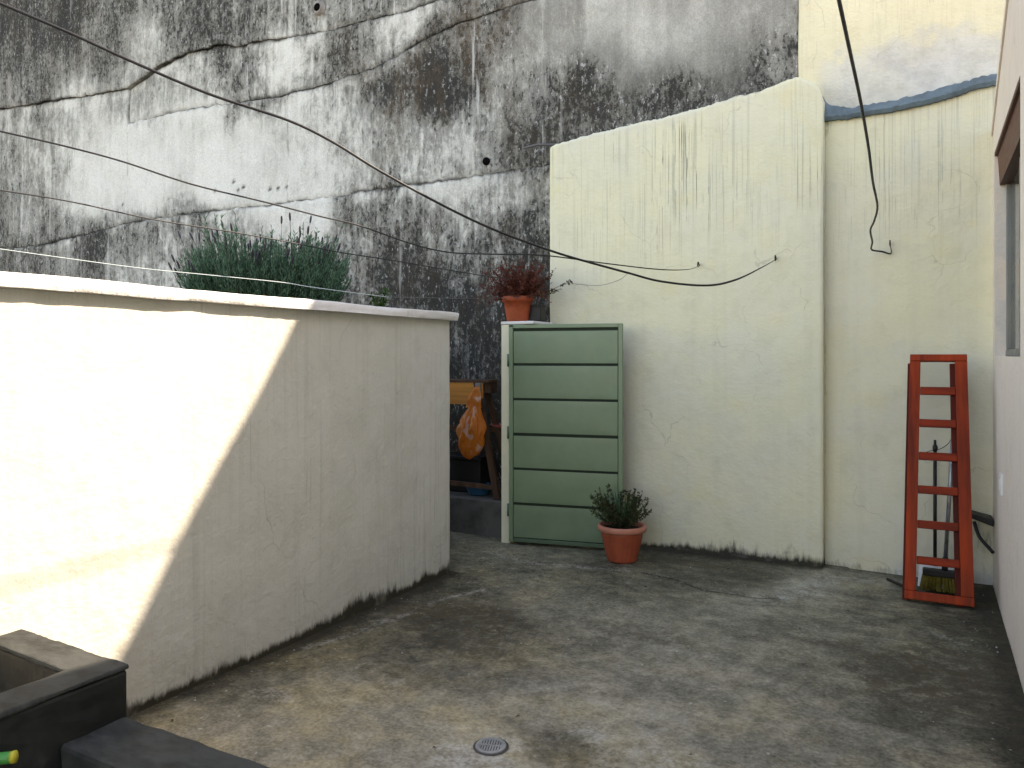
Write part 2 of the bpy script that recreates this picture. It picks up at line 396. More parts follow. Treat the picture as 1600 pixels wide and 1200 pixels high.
# ------------------------------------------------------------------ setting: ground and floor
XL, XR, YC, YR, YW = -2.93, 0.38, 5.85, 5.96, 6.05
box('ground', (-150, -150, -.40), (150, 150, -.035), M['ground'])['kind'] = 'structure'
def make_floor():
    nu, nv = 330, 440
    U, V = np.meshgrid(np.linspace(-5.2, .46, nu), np.linspace(-.6, 6.05, nv), indexing='ij')
    ctrl = [(700,860,.36),(760,870,.43),(850,870,.42),(650,925,.28),(560,980,.33),(450,1035,.33),(400,1065,.42),(740,960,.28),(690,990,.32),(780,990,.36),(740,1030,.40),(850,920,.45),(900,960,.49),
            (1000,900,.34),(1100,890,.30),(1180,905,.32),(1245,915,.60),(1200,935,.5),(1330,905,.5),(1060,868,.22),(1400,950,.42),(1500,965,.28),(1540,940,.2),(1000,980,.5),(850,1100,.54),(600,1100,.52),(400,1130,.54),(300,1110,.5),(500,1060,.5),
            (1100,1050,.5),(1200,1100,.5),(1430,1050,.30),(1500,1020,.33),(1470,1100,.33),(1300,1050,.43),(1380,1000,.46),(1560,1100,.27),(1580,1170,.2),(1350,1150,.47),(1500,1170,.44),(1200,1180,.5),(880,1160,.38),(730,1185,.66),(790,1190,.6),(1050,1180,.57),(960,1140,.6),(650,1150,.54),(950,870,.36)]
    c = []
    for x, y, t in ctrl:
        q = onZ(x, y, 0); c.append((q.x, q.y, t))
    wx = .12*(fbm(U*3, V*3, 4, 5)-.5)*2; wy = .12*(fbm(U*3, V*3, 4, 9)-.5)*2
    tone = .385+(idw(c, U+wx, V+wy, 4, .01)-.45)*1.3
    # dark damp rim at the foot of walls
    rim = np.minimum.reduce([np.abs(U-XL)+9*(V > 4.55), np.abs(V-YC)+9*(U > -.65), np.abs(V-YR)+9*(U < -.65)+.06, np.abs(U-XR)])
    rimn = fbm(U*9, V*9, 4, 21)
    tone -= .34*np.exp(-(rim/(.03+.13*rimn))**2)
    def blob(x, y, rx, ry, s):
        q = onZ(x, y, 0); dd = np.sqrt(((U-q.x)/rx)**2+((V-q.y)/ry)**2)+.9*(fbm(U*6, V*6, 4, s)-.5)
        return 1-sstep(.7, 1.1, dd)
    moss = np.maximum.reduce([blob(720,965,.42,.30,3), .8*blob(730,1010,.35,.12,6), 1.0*blob(1440,1050,.36,.30,7), .9*blob(1480,1095,.36,.18,8), .9*blob(1490,1025,.32,.16,11), .7*blob(1330,1010,.3,.12,15), .6*blob(1000,985,.4,.15,16), .5*blob(600,1050,.3,.14,17), .7*blob(1120,885,.5,.1,12), .5*blob(880,1170,.17,.16,14), .6*np.exp(-(rim/.07)**2)])
    def line(pts, wd, s):
        q = [onZ(a, b, 0) for a, b in pts]; best = np.full_like(U, 9.)
        for a, b in zip(q[:-1], q[1:]):
            ax, ay = b.x-a.x, b.y-a.y; t = np.clip(((U-a.x)*ax+(V-a.y)*ay)/(ax*ax+ay*ay), 0, 1)
            best = np.minimum(best, np.hypot(U+wx*.2-a.x-t*ax, V+wy*.2-a.y-t*ay))
        return np.exp(-(best/(wd*(.4+1.2*fbm(U*5, V*5, 3, s))))**2)
    pale = np.maximum.reduce([blob(735,1185,.16,.10,61), .8*blob(790,1160,.1,.08,62), line([(1290,905),(1240,925),(1190,938)],.07,63), .9*line([(480,1010),(560,985),(640,955),(690,935),(760,920)],.022,64), .8*line([(940,1150),(920,1130),(880,1140),(860,1150)],.03,65),
        .7*line([(760,862),(840,880),(900,885),(980,890)],.03,66), .6*blob(1350,905,.35,.07,67), .7*line([(930,1145),(950,1200)],.04,68), .5*blob(420,1085,.1,.06,69), .6*line([(1450,985),(1500,1005),(1530,1010)],.03,70), .5*blob(1050,1190,.2,.1,71), .5*blob(640,905,.05,.05,72)])
    warm = np.clip(fbm(U*.8, V*.8, 3, 33)*1.6-.25+.5*sstep(4.6, 2.8, V), 0, 1)
    cool = np.clip(sstep(3.6, 5.0, V)*.8+.4*(fbm(U*1.3, V*1.3, 3, 44)-.4), 0, 1)
    z = -.006+.018*(fbm(U*.9, V*.9, 3, 2)-.5)+.005*(fbm(U*7, V*7, 4, 4)-.5)
    # raised repair slab near the back wall with a crisp edge (the crack line)
    edge = [onZ(a, b, 0) for a, b in ((930,868),(1000,893),(1050,903),(1100,922),(1180,933),(1245,935),(1290,905),(1330,885))]
    ey = np.interp(U, [e.x for e in edge], [e.y for e in edge], left=9, right=9)+.02*(fbm(U*12, V*0, 3, 8)-.5)
    z += .009*sstep(0, .025, V-ey)
    P = np.stack([U, V, z], -1)
    o = sheet('courtyard_floor', P, (0, 0, -.06), dict(tone=tone, pale=pale, moss=moss, warm=warm, cool=cool), M['floor'])
    o['kind'] = 'structure'
    crackm = simple('crack_gap', (.02, .02, .018), .9, .1, .2, 30, 0)
    def crack(pts, wd, s):
        rr = random.Random(s); ps = []
        for (a, b), (c2, d2) in zip(pts[:-1], pts[1:]):
            for k in range(6):
                t = k/6; q = onZ(a+(c2-a)*t, b+(d2-b)*t, 0); q.x += rr.uniform(-.012, .012); q.y += rr.uniform(-.012, .012); ps.append(q)
        v = []; f = []
        for i, q in enumerate(ps):
            t = (ps[min(i+1, len(ps)-1)]-ps[max(0, i-1)]).normalized(); nrm = Vector((-t.y, t.x, 0)); wdt = wd*rr.uniform(.3, 1.2)
            iu = int(np.clip((q.x+5.2)/5.66*(nu-1), 0, nu-1)); iv = int(np.clip((q.y+.6)/6.65*(nv-1), 0, nv-1))
            zz = z[iu, iv]+.0035
            v += [(q.x+nrm.x*wdt, q.y+nrm.y*wdt, zz), (q.x-nrm.x*wdt, q.y-nrm.y*wdt, zz)]
            if i: f.append((2*i-2, 2*i-1, 2*i+1, 2*i))
        mesh('crack', v, f, crackm, o)
    crack([(1000,893),(1050,903),(1100,922),(1180,933),(1235,936)], .004, 1)
    return o, z
floor, FZ = make_floor()

# ------------------------------------------------------------------ retaining wall
def make_retaining():
    root = empty('retaining_wall', (-5, 6.1, 0), 'tall grey concrete retaining wall streaked black with mould behind the yard', 'retaining wall')
    def child(o): o.matrix_parent_inverse = root.matrix_world.inverted() if False else Matrix.Translation((5, -6.1, 0)); return o
    def poly(pts):
        q = [onY(a, b, YW) for a, b in pts]; return [a.x for a in q], [a.z for a in q]
    J1 = poly([(0,388),(60,384),(130,366),(225,345),(330,330),(450,316),(560,300),(680,285),(760,272),(855,258)])
    J2 = poly([(304,168),(380,158),(440,150),(480,137),(560,110),(600,97),(650,70),(720,34),(800,6)])
    J3 = poly([(0,172),(40,164),(200,138),(245,106),(290,86),(340,69),(370,71),(445,60),(520,44),(640,12)])
    def curve(J, amp, s):
        def f(x):
            b = np.interp(x, J[0], J[1]); return b+amp*(fbm(np.asarray(x)*2.2, 0*np.asarray(x), 6, s)-.5)*2+.03*(fbm(np.asarray(x)*14, 0*np.asarray(x), 4, s+3)-.5)
        return f
    c1, c2, c3 = curve(J1, .025, 51), curve(J2, .03, 52), curve(J3, .03, 53)
    def top(x): return np.interp(x, [-15, -11, -8, 5], [8.0, 7.4, 6.0, 6.0])
    def bot(x): return 0*np.asarray(x)-.03
    ctrl = [(0,0,.72),(80,40,.74),(60,110,.66),(170,60,.62),(20,200,.48),(60,260,.42),(40,330,.46),(120,200,.34),(200,150,.40),(230,100,.44),(300,50,.6),(380,30,.62),(470,20,.52),(520,20,.46),(600,0,.58),
            (300,120,.40),(390,100,.50),(440,100,.36),(500,100,.56),(560,80,.58),(620,40,.42),(300,200,.24),(200,230,.24),(400,230,.20),(330,280,.12),(230,290,.16),(140,290,.24),(470,270,.24),(530,200,.36),(560,260,.36),(450,200,.3),(420,140,.46),
            (620,130,.66),(660,120,.74),(700,150,.76),(740,120,.70),(700,60,.66),(760,60,.5),(620,220,.40),(660,230,.44),(720,220,.46),(770,180,.52),(820,160,.58),(800,225,.60),(850,60,.50),(780,100,.48),(830,230,.66),
            (880,60,.46),(930,30,.42),(960,100,.50),(900,140,.66),(860,180,.66),(1000,60,.40),(1080,50,.42),(1150,30,.46),(1100,110,.44),(1210,40,.50),(1230,80,.66),(1190,70,.56),(1000,160,.62),(1100,140,.66),(1060,165,.72),(1180,115,.66),
            (0,400,.62),(60,385,.62),(130,385,.66),(220,370,.55),(300,350,.52),(120,420,.50),(220,420,.50),(350,370,.45),(450,340,.26),(490,345,.22),(420,400,.46),(560,360,.56),(600,330,.5),(640,420,.66),(600,450,.66),(700,360,.64),(700,300,.44),(780,300,.46),(820,300,.44),(760,360,.64),(820,350,.70),
            (720,430,.66),(700,500,.70),(740,560,.74),(760,480,.72),(830,430,.74),(740,650,.8),(500,420,.52),(720,720,.95),(1000,400,.7)]
    cw = []
    for x, y, t in ctrl:
        q = onY(x, y, YW); cw.append((q.x, q.z, t))
    cont = []
    for x, y, t in [(0,100,.8),(300,250,.62),(200,240,.66),(420,260,.62),(400,100,1.1),(600,60,.9),(700,120,.7),(680,220,1.0),(900,30,.3),(950,50,.22),(1100,60,.18),(1020,100,.25),(1050,20,.2),(1180,30,.3),(1140,90,.3),(1215,95,.7),(900,140,.9),(1050,160,.8),(300,400,.95),(600,400,1.15),(760,380,1.25),(740,550,1.2),(500,270,.85),(800,220,.9),(100,330,.8)]:
        q = onY(x, y, YW); cont.append((q.x, q.z, t))
    br = []
    for x, y, t in [(660,120,1),(700,150,.9),(720,90,.9),(620,150,.6),(100,80,.3),(760,350,.35),(300,250,0),(500,200,0),(1000,60,.15),(850,100,.3),(740,550,.3),(400,100,.05),(680,230,.1),(1200,60,0)]:
        q = onY(x, y, YW); br.append((q.x, q.z, t))
    lm = []
    for x, y, t in [(450,330,1),(700,200,.9),(770,120,.8),(820,290,.8),(640,190,.8),(500,100,.6),(300,250,.5),(950,50,.15),(1100,60,.1),(740,480,.3),(740,600,.1),(200,60,.3),(600,400,.35),(620,25,1)]:
        q = onY(x, y, YW); lm.append((q.x, q.z, t))
    pits = [(336,298),(365,284),(372,297),(380,292),(420,295),(447,292),(433,294),(192,320),(150,118),(196,98),(134,148)]
    pits = [(q.x, q.z) for q in (onY(a, b, YW) for a, b in pits)]
    def panel(x0, x1, lo, hi, off, s):
        n_u = max(12, int((x1-x0)/.024)); 
        if x1 < -11: n_u //= 3
        xs = np.linspace(x0+.001, x1-.001, n_u)
        l = lo(xs)+.003; h = hi(xs)-.003
        nv = max(10, int(np.mean(h-l)/.024))
        t = np.linspace(0, 1, nv)[None, :]
        U = np.repeat(xs[:, None], nv, 1); V = l[:, None]*(1-t)+h[:, None]*t
        e = np.minimum.reduce([(U-x0)*5+.004, (x1-U)*5+.004, V-lo(U), hi(U)-V])
        rag = fbm(U*11, V*11, 4, s+2)
        y = YW+off-.05*(fbm(U*.8, V*.8, 4, s)-.5)-.016*(fbm(U*9, V*6, 4, s+1)-.5)+.014*np.exp(-(e/(.004+.014*rag**2))**1.3)
        # lower lips stand proud under each joint
        y += .012*sstep(.06, .0, hi(U)-V)*(rag-.3)
        dark = .43+(idw(cw, U, V, 4.5, .02)-.45)*1.5
        brk = sstep(.38, .55, fbm(U*1.9+s, V*.7, 4, s+9)); joint = np.exp(-(e/(.003+.012*rag**2))**2)*(.12+.80*brk)
        for a, b in pits:
            d2 = (U-a)**2+(V-b)**2; y += .006*np.exp(-d2/.0008); joint = np.maximum(joint, np.clip(1.7*np.exp(-d2/.0003), 0, 1))
        dark += .14*np.exp(-(e/.04)**2)*(rag*2-.7)*brk - .16*np.exp(-((hi(U)-V-.07)/.07)**2)*brk
        dd_ = hi(U)-V; Uw = U+.10*(fbm(U*3, V*2.5, 4, s+11)-.5); dark += .24*sstep(.40, .80, fbm(Uw*4.5, 0*V+s+.37, 4, s+5))*np.exp(-dd_/(.08+.6*fbm(Uw*2, 0*V+.4, 2, s+6)**2))-.10*sstep(.55, .7, fbm(U*6, 0*V+s, 3, s+7))*np.exp(-dd_/.35)
        P = np.stack([U, y, V], -1)
        return child(sheet('concrete_panel', P, (0, .09, 0), dict(dark=dark, contrast=idw(cont, U, V, 5, .03), brown=idw(br, U, V, 4, .03), lime=idw(lm, U, V, 4, .04), joint=joint), M['retain'], root))
    xe = -.846
    panel(-14.5, xe, bot, c1, -.015, 101)
    panel(-14.5, -8.63, c1, c3, .006, 111)
    for a, b, s, of in ((-8.63, -6.0, 112, .0), (-6.0, -4.73, 113, .008), (-4.73, xe, 114, -.006)): panel(a, b, c1, c2, of, s)
    panel(-8.63, xe, c2, c3, .010, 121)
    panel(-14.5, -6.0, c3, top, -.01, 131); panel(-6.0, xe, c3, top, -.004, 132)
    v = []; xs = [-14.5, -11, -8, 5]; 
    for y in (YW+.075, YW+.6):
        for x in xs: v.append((x, y, -.03))
        for x in xs[::-1]: v.append((x, y, float(top(x))-.01))
    n = 8; f = [tuple(range(n)), tuple(range(n, 2*n))[::-1]]+[(i, i+n, (i+1) % n+n, (i+1) % n) for i in range(n)]
    child(mesh('wall_core', v, f, M['stepc'], root))
    # weep pipes
    for (a, b, rad, ring) in ((760,252,.036,False),(497,12,.04,True)):
        q = onY(a, b, YW-.012)
        lp = child(tube('weep_hole', [(q.x, YW-.022, q.z), (q.x, YW+.05, q.z)], rad, M['hole'], root, 18))
        if ring:
            prof = [(rad*1.05, -.03), (rad*1.75, -.03), (rad*1.9, .03)]
            v, f = [], []
            for rr, yy in prof:
                for k in range(24): v.append((q.x+rr*math.cos(k*math.pi/12), YW+yy, q.z+rr*math.sin(k*math.pi/12)))
            for j in range(2):
                for k in range(24): f.append((j*24+k, j*24+(k+1) % 24, (j+1)*24+(k+1) % 24, (j+1)*24+k))
            child(mesh('weep_collar', v, f, M['woodgrey'], root, smooth=True))
    # rebar stub
    a = onY(822, 234, YW-.1); b = onY(862, 227, YW-.1)
    tag(tube('iron_bar', [(a.x, 5.90, a.z), (a.x+.12, 5.925, a.z+.022), (b.x+.05, 5.96, b.z)], .012, M['wire']), 'short iron bar sticking out beside the top corner of the pale wall', 'bar')
make_retaining()

# ------------------------------------------------------------------ plaster walls at the back
def plaster_wall(name, x0, x1, ztop, Yf, depth, m, label, res=.012, bulge=.02, fn=None, cat='wall', zbot=None, round_l=.02, round_t=.03):
    nu = int((x1-x0)/res); xs = np.linspace(x0, x1, nu)
    zb = (0*xs-.03) if zbot is None else zbot(xs); zt = ztop(xs)
    nv = int(np.mean(zt-zb)/res); t = np.linspace(0, 1, nv)[None, :]
    U = np.repeat(xs[:, None], nv, 1); V = zb[:, None]*(1-t)+zt[:, None]*t
    y = Yf-bulge*(fbm(U*1.1, V*1.1, 3, 61)-.5)*2-.004*(fbm(U*10, V*7, 4, 62)-.5)*2
    for dist, rr in ((U-x0, round_l), (zt[:, None]-V, round_t), (x1-U, .012)):
        q = np.clip(1-dist/rr, 0, 1); y += rr*.8*(1-np.sqrt(np.clip(1-q*q, 0, 1)))
    at = fn(U, V, zt[:, None])
    P = np.stack([U+.012*(fbm(V*1.4, U*0, 4, 63)-.5)*np.exp(-(U-x0)/.06), y, V], -1)
    o = sheet(name, P, (0, depth, 0), at, m)
    return tag(o, label, cat)
ct = [onY(a, b, YC) for a, b in ((853,240),(858,230),(868,223),(930,206),(1000,190),(1100,165),(1180,141),(1222,126),(1250,121),(1268,126),(1280,138),(1288,160))]
def ctop(x): return np.interp(x, [p.x for p in ct], [p.z for p in ct])+.022*(fbm(np.asarray(x)*7, 0*np.asarray(x), 5, 71)-.5)*2+.008*(vn(np.asarray(x)*55, 0*np.asarray(x), 77)-.5)
def c_attr(U, V, zt):
    d = zt-V; V = np.maximum(V, 0)
    streak = sstep(0, .12, d)*(1-sstep(.6, 1.45, d))*.95*np.clip(fbm(U*2.2, V*.25, 3, 72)*2.6-.55, 0, 1.1)+.02
    streak += .30*np.exp(-d/.09)
    grime_shade = .72*np.exp(-((V)/(.04+.20*fbm(U*2.3, 0*V, 4, 73)**2))**1.5)*sstep(-2.2, -1.6, U)+.5*np.exp(-V/.025)+.16*np.exp(-V/.35)*fbm(U*3, V*3, 4, 79)
    grime_shade += .62*np.exp(-d/.014)*fbm(U*5, V*5, 4, 78)+.25*np.exp(-d/.06)*sstep(.45, .7, fbm(U*4, 0*V, 3, 80))+.20*np.exp(-((U+2.80)/.02)**2)
    patch = .34*np.exp(-(d/(.03+.11*fbm(U*3, 0*V, 4, 74)))**2)+.12*sstep(.5, .7, fbm(U*1.4, V*1.4, 4, 75))+.15*np.exp(-V/.05)*sstep(.5, .6, fbm(U*4, V*4, 3, 76))
    return dict(streak=streak, grime_shade=grime_shade, patch=patch)
plaster_wall('plaster_wall', -2.805, -.652, ctop, YC, .17, M['cream'], 'large pale cream plaster wall with dark rain streaks behind the green gate', fn=c_attr, round_l=.022, round_t=.03, bulge=.010)
rt = [onY(a, b, YR) for a, b in ((1285,186),(1340,178),(1400,165),(1480,148),(1530,132),(1548,126),(1565,124))]
def rtop(x): return np.interp(x, [p.x for p in rt], [p.z for p in rt])+.008*(fbm(np.asarray(x)*9, 0*np.asarray(x), 3, 81)-.5)*2
def r_attr(U, V, zt):
    d = zt-V; V = np.maximum(V, 0)
    streak = (1-sstep(.3, 1.3, d))*.62*np.clip(fbm(U*3, V*.3, 3, 82)*2-.4, 0, 1)+.03
    grime_shade = .32*np.exp(-d/.06)+.45*np.exp(-((V)/(.03+.05*fbm(U*3, 0*V, 3, 83)))**2)+.40*np.exp(-(U+.652)/.03)*sstep(.3, .6, fbm(V*2, U*0, 3, 85))  # left edge darkened in the colour for the shade beside the main wall
    hx = onY(1535, 850, YR); grime_shade += .50*np.exp(-(((U-hx.x)/.12)**2+((V-hx.z)/.16)**2))  # darker patch low in the right corner
    patch = .9*np.exp(-(V/(.06+.12*fbm(U*4, 0*V, 3, 84)))**2)*sstep(-.35, -.1, U)+.2*sstep(.55, .7, fbm(U*2, V*2, 4, 86))
    return dict(streak=streak, grime_shade=grime_shade, patch=patch)
plaster_wall('plaster_wall', -.650, .62, rtop, YR, .075, M['cream2'], 'recessed cream plaster wall behind the red ladder, under the blue-grey strip', fn=r_attr, round_l=.004)
def u_attr(U, V, zt):
    pq = sstep(.52, .36, V-3.3-.35*(fbm(U*2.5, V*2.5, 4, 91)-.5))
    return dict(streak=.12+0*U, grime_shade=.30*np.exp(-(U+.846)/.03)+.45*np.exp(-np.clip(V-3.28, 0, 9)/.07)+.30*pq*sstep(.5, .72, fbm(U*6, V*6, 4, 97))+.16*sstep(.55, .75, fbm(U*3, V*3, 4, 98)), patch=(.55+.6*fbm(U*3, V*3, 4, 94))*pq*sstep(-.78, -.5, U+.2*(fbm(U*4, V*4, 3, 95)-.5))+.15*sstep(.6, .7, fbm(U*2.5, V*2.5, 4, 92)))
plaster_wall('plaster_wall', -.842, 2.2, lambda x: 0*x+5.98, YW-.008, .085, M['ochre'], 'yellowish upper plaster wall with a bare white patch, above the blue-grey strip', res=.02, fn=u_attr, bulge=.05, zbot=lambda x: 0*x+3.05)
# blue-grey ledge strip
def strip():
    pts = [(1286,150,190),(1292,160,188),(1300,166,187),(1330,168,184),(1400,156,172),(1470,138,156),(1525,122,138),(1548,116,133),(1566,113,131)]
    v = []; f = []; n = 60
    X = [p[0] for p in pts]
    for i in range(n+1):
        px = 1286+i*(1566-1286)/n
        t = np.interp(px, X, [p[1] for p in pts])+random.uniform(-1.5, 1.5); b = np.interp(px, X, [p[2] for p in pts])+random.uniform(-1.2, 1.2)
        top = onY(px, t, 6.02); bo = onY(px, b, 5.925)
        v += [(bo.x, 6.06, bo.z), (bo.x, 5.935, bo.z), (bo.x, 5.922, bo.z+.025), (top.x, 5.985, top.z-.01), (top.x, 6.06, top.z)]
    for i in range(n):
        for k in range(4):
            a = i*5+k; f.append((a, a+1, a+6, a+5)[::-1])
    f += [(0, 1, 2, 3, 4), tuple(n*5+k for k in (4, 3, 2, 1, 0))]
    tag(mesh('waterproof_strip', v, f, M['bluegrey'], smooth=False), 'blue-grey painted waterproofing strip along the top of the recessed wall', 'strip')
strip()

# ------------------------------------------------------------------ left boundary wall
def left_wall():
    root = empty('boundary_wall', (XL-.08, 2, 0), 'low white painted boundary wall on the left, half sunlit, with a coping', 'wall')
    inv = Matrix.Translation((-XL+.08, -2, 0))
    ys = np.linspace(-1.5, 4.52, 500); zs = np.linspace(-.03, 1.752, 150)
    U, V = np.meshgrid(ys, zs, indexing='ij')
    x = XL+.012*(fbm(U*1.2, V*1.2, 3, 31)-.5)*2+.004*(fbm(U*8, V*5, 4, 32)-.5)*2
    rough = sstep(.45, .65, fbm(U*1.5, V*1.1, 3, 36))*sstep(1.35, 1.1, V)
    x += .006*rough*(fbm(U*38, V*22, 3, 37)-.5)
    q = np.clip(1-(4.52-U)/.02, 0, 1); x -= .016*(1-np.sqrt(np.clip(1-q*q, 0, 1)))
    hh = .02+.10*fbm(U*1.7, 0*V, 4, 33)**1.6; V0 = V; V = np.maximum(V, 0)
    grime_shade = .95*np.exp(-(V/hh)**1.6)+.45*np.exp(-(V/.16)**2)*fbm(U*6, V*1.0, 4, 34)
    grime_shade += .26*np.exp(-((1.752-V)/.03))+.3*np.exp(-((4.52-U)/.05)**2)*np.exp(-V/.25)  # colour also darkened under the coping for its shadow band
    streak = .10+.22*sstep(.5, .75, fbm(U*3, V*.2, 3, 35))+.35*np.exp(-V/.2)*sstep(3.7, 4.3, U)
    patch = .25*sstep(.55, .7, fbm(U*1.2, V*1.2, 4, 38))+.5*np.exp(-((4.5-U)/.1)**2)*np.exp(-((V-.12)/.1)**2)
    o = sheet('wall_face', np.stack([x, U, V0], -1), (-.15, 0, 0), dict(grime_shade=grime_shade, streak=streak, patch=patch), M['left'], root, True); o.matrix_parent_inverse = inv
    n = 420; ys = np.linspace(-1.52, 4.545, n)
    prof = [(.045, 1.752), (.047, 1.772), (.047, 1.795), (.038, 1.805), (-.19, 1.81), (-.195, 1.752)]
    P = np.zeros((n, len(prof)+1, 3))
    for j, (dx, zz) in enumerate(prof+[prof[0]]):
        jit = .016*(fbm(ys*2.1, ys*0+(j % 6 if j % 6 < 4 else 7), 5, 41)-.5)*2
        P[:, j, 0] = XL+dx+jit*(1.3 if dx > 0 else 0); P[:, j, 1] = ys; P[:, j, 2] = zz+.009*(fbm(ys*1.6, ys*0+j % 6, 5, 42)-.5)*2-.002
    P[:, -1] = P[:, 0]
    c = sheet('coping', P, None, dict(grime_shade=np.full((n, len(prof)+1), .12), patch=np.full((n, len(prof)+1), .1), streak=np.zeros((n, len(prof)+1))), M['coping'], root); c.matrix_parent_inverse = inv
    e = [tuple(P[-1, j]) for j in range(6)]
    k = mesh('coping_end', e, [tuple(range(6))], M['coping'], root); k.matrix_parent_inverse = inv
left_wall()

# ------------------------------------------------------------------ gate pillar, step
def pillar():
    t = empty('gate_pillar', (-3.0, 5.6, -.03), 'narrow white gate pillar with two flowerpots on top', 'pillar')
    fp = [(-3.03,5.42),(-2.957,5.42),(-2.957,5.61),(-2.74,5.61),(-2.74,5.80),(-3.03,5.80)]
    v = [(x+3.0, y-5.6, z) for z in (0, 1.786) for x, y in fp]; n = 6
    mesh('shaft', v, [tuple(range(n))[::-1], tuple(range(n, 2*n))]+[(i, (i+1) % n, (i+1) % n+n, i+n) for i in range(n)], M['cream'], t, bevel=.006)
    box('cap', (-.032, -.185, 1.7875), (.262, .202, 1.812), M['coping'], t, .006)
pillar()
def step():
    v = [(-6.5,5.56,-.03),(-3.035,5.54,-.03),(-3.035,6.0,-.03),(-6.5,6.0,-.03),(-6.5,5.57,.29),(-3.035,5.55,.30),(-3.035,6.0,.31),(-6.5,6.0,.3)]
    tag(hexa('concrete_ledge', v, M['stepc'], bevel=.015), 'dark damp concrete ledge under the wooden trestle behind the gateway', 'ledge')
step()

# ------------------------------------------------------------------ house on the right
def house():
    root = empty('house', (1.5, 3, 0), 'pale pink rendered house wall with a brown topped window on the right', 'house')
    inv = Matrix.Translation((-1.5, -3, 0))
    def ch(o, p=root, i=inv): o.matrix_parent_inverse = i; return o
    top = lambda y: 2.945+(5.97-y)*.39
    Yb = [-2.5, 4.26, 5.84, 6.03]; Zb = [-.03, 1.50, 2.81]
    v = []; f = []; ix = {}
    for i, y in enumerate(Yb):
        for j in range(4):
            z = Zb[j] if j < 3 else top(y)
            for k, x in enumerate((XR, XR+.14)):
                ix[i, j, k] = len(v); v.append((x, y, z))
    for i in range(3):
        for j in range(3):
            if (i, j) == (1, 1): continue
            f.append((ix[i,j,0], ix[i,j+1,0], ix[i+1,j+1,0], ix[i+1,j,0]))
            f.append((ix[i,j,1], ix[i+1,j,1], ix[i+1,j+1,1], ix[i,j+1,1]))
    f += [(ix[1,1,0], ix[2,1,0], ix[2,1,1], ix[1,1,1]), (ix[1,2,0], ix[1,2,1], ix[2,2,1], ix[2,2,0]),
          (ix[1,1,0], ix[1,1,1], ix[1,2,1], ix[1,2,0]), (ix[2,1,0], ix[2,2,0], ix[2,2,1], ix[2,1,1])]
    for i in range(3): f += [(ix[i,3,0], ix[i,3,1], ix[i+1,3,1], ix[i+1,3,0])]
    o = mesh('wall', v, f, M['pink'], root); ch(o)
    b = bmesh.new(); b.from_mesh(o.data)
    bmesh.ops.recalc_face_normals(b, faces=b.faces); bmesh.ops.subdivide_edges(b, edges=b.edges, cuts=24, use_grid_fill=True); b.to_mesh(o.data); b.free()
    co = np.zeros(len(o.data.vertices)*3); o.data.vertices.foreach_get('co', co); co = co.reshape(-1, 3)
    gr = .5*np.exp(-np.clip(co[:, 2], 0, 9)/.05)+.25*np.exp(-np.abs(6.0-co[:, 1])/.1)*sstep(1.4, .2, co[:, 2])  # dirt at the foot, and darker towards the back corner
    pa = .55*((co[:, 0] > XR+.005)*(co[:, 1] > 5.8))*sstep(.40, .62, fbm(co[:, 2]*6, co[:, 0]*9, 3, 3))
    for nm, arr in (('grime_shade', gr), ('patch', pa), ('streak', gr*0)):
        aa = o.data.attributes.new(nm, 'FLOAT', 'POINT'); aa.data.foreach_set('value', arr.astype(np.float32))
    ch(hexa('roof', [(XR-.01,-2.5,top(-2.5)+.004),(4.5,-2.5,top(-2.5)+.004),(4.5,6.03,top(6.03)+.004),(XR-.01,6.03,top(6.03)+.004),(XR-.01,-2.5,top(-2.5)+.05),(4.5,-2.5,top(-2.5)+.05),(4.5,6.03,top(6.03)+.05),(XR-.01,6.03,top(6.03)+.05)], M['pink'], root))
    ch(box('rear_wall', (.53, 5.90, -.03), (4.5, 6.028, 2.9), M['pink'], root)); ch(box('side_wall', (4.36, -2.5, -.03), (4.5, 5.89, 2.9), M['pink'], root))
    ch(box('interior_floor', (.53, -2.4, .3), (4.35, 5.89, .4), M['dark'], root))
    # window
    wn = ch(box('window', (XR+.062, 4.262, 1.502), (XR+.118, 5.838, 1.545), M['frame'], root, .003))
    def sub(o): o.parent = wn; return o
    sub(box('frame', (XR+.064, 5.795, 1.547), (XR+.116, 5.838, 2.60), M['frame'], None, .003))
    sub(box('frame', (XR+.064, 4.262, 1.547), (XR+.116, 4.30, 2.60), M['frame'], None, .003))
    sub(box('frame', (XR+.066, 5.02, 1.547), (XR+.114, 5.065, 2.60), M['frame'], None, .003))
    sub(box('pane', (XR+.088, 4.30, 1.546), (XR+.092, 5.02, 2.60), M['glass'])); sub(box('pane', (XR+.088, 5.065, 1.546), (XR+.092, 5.795, 2.60), M['glass']))
    sub(hexa('lintel_board', [(XR+.03,4.262,2.60),(XR+.12,4.262,2.602),(XR+.12,5.838,2.602),(XR+.03,5.838,2.60),(XR+.018,4.262,2.806),(XR+.12,4.262,2.806),(XR+.12,5.838,2.806),(XR+.018,5.838,2.806)], M['brownw']))
    sub(box('soffit_board', (XR+.002, 4.264, 2.79), (XR+.017, 5.836, 2.812), M['brownw']))
    q = onX(1566, 757, XR)
    s = ch(box('switch_plate', (XR-.012, q.y-.05, q.z-.06), (XR+.002, q.y+.05, q.z+.06), M['white'], root, .004))
    k = box('switch_button', (XR-.017, q.y-.02, q.z-.03), (XR-.0125, q.y+.02, q.z+.03), M['white'], None, .002); k.parent = s
house()

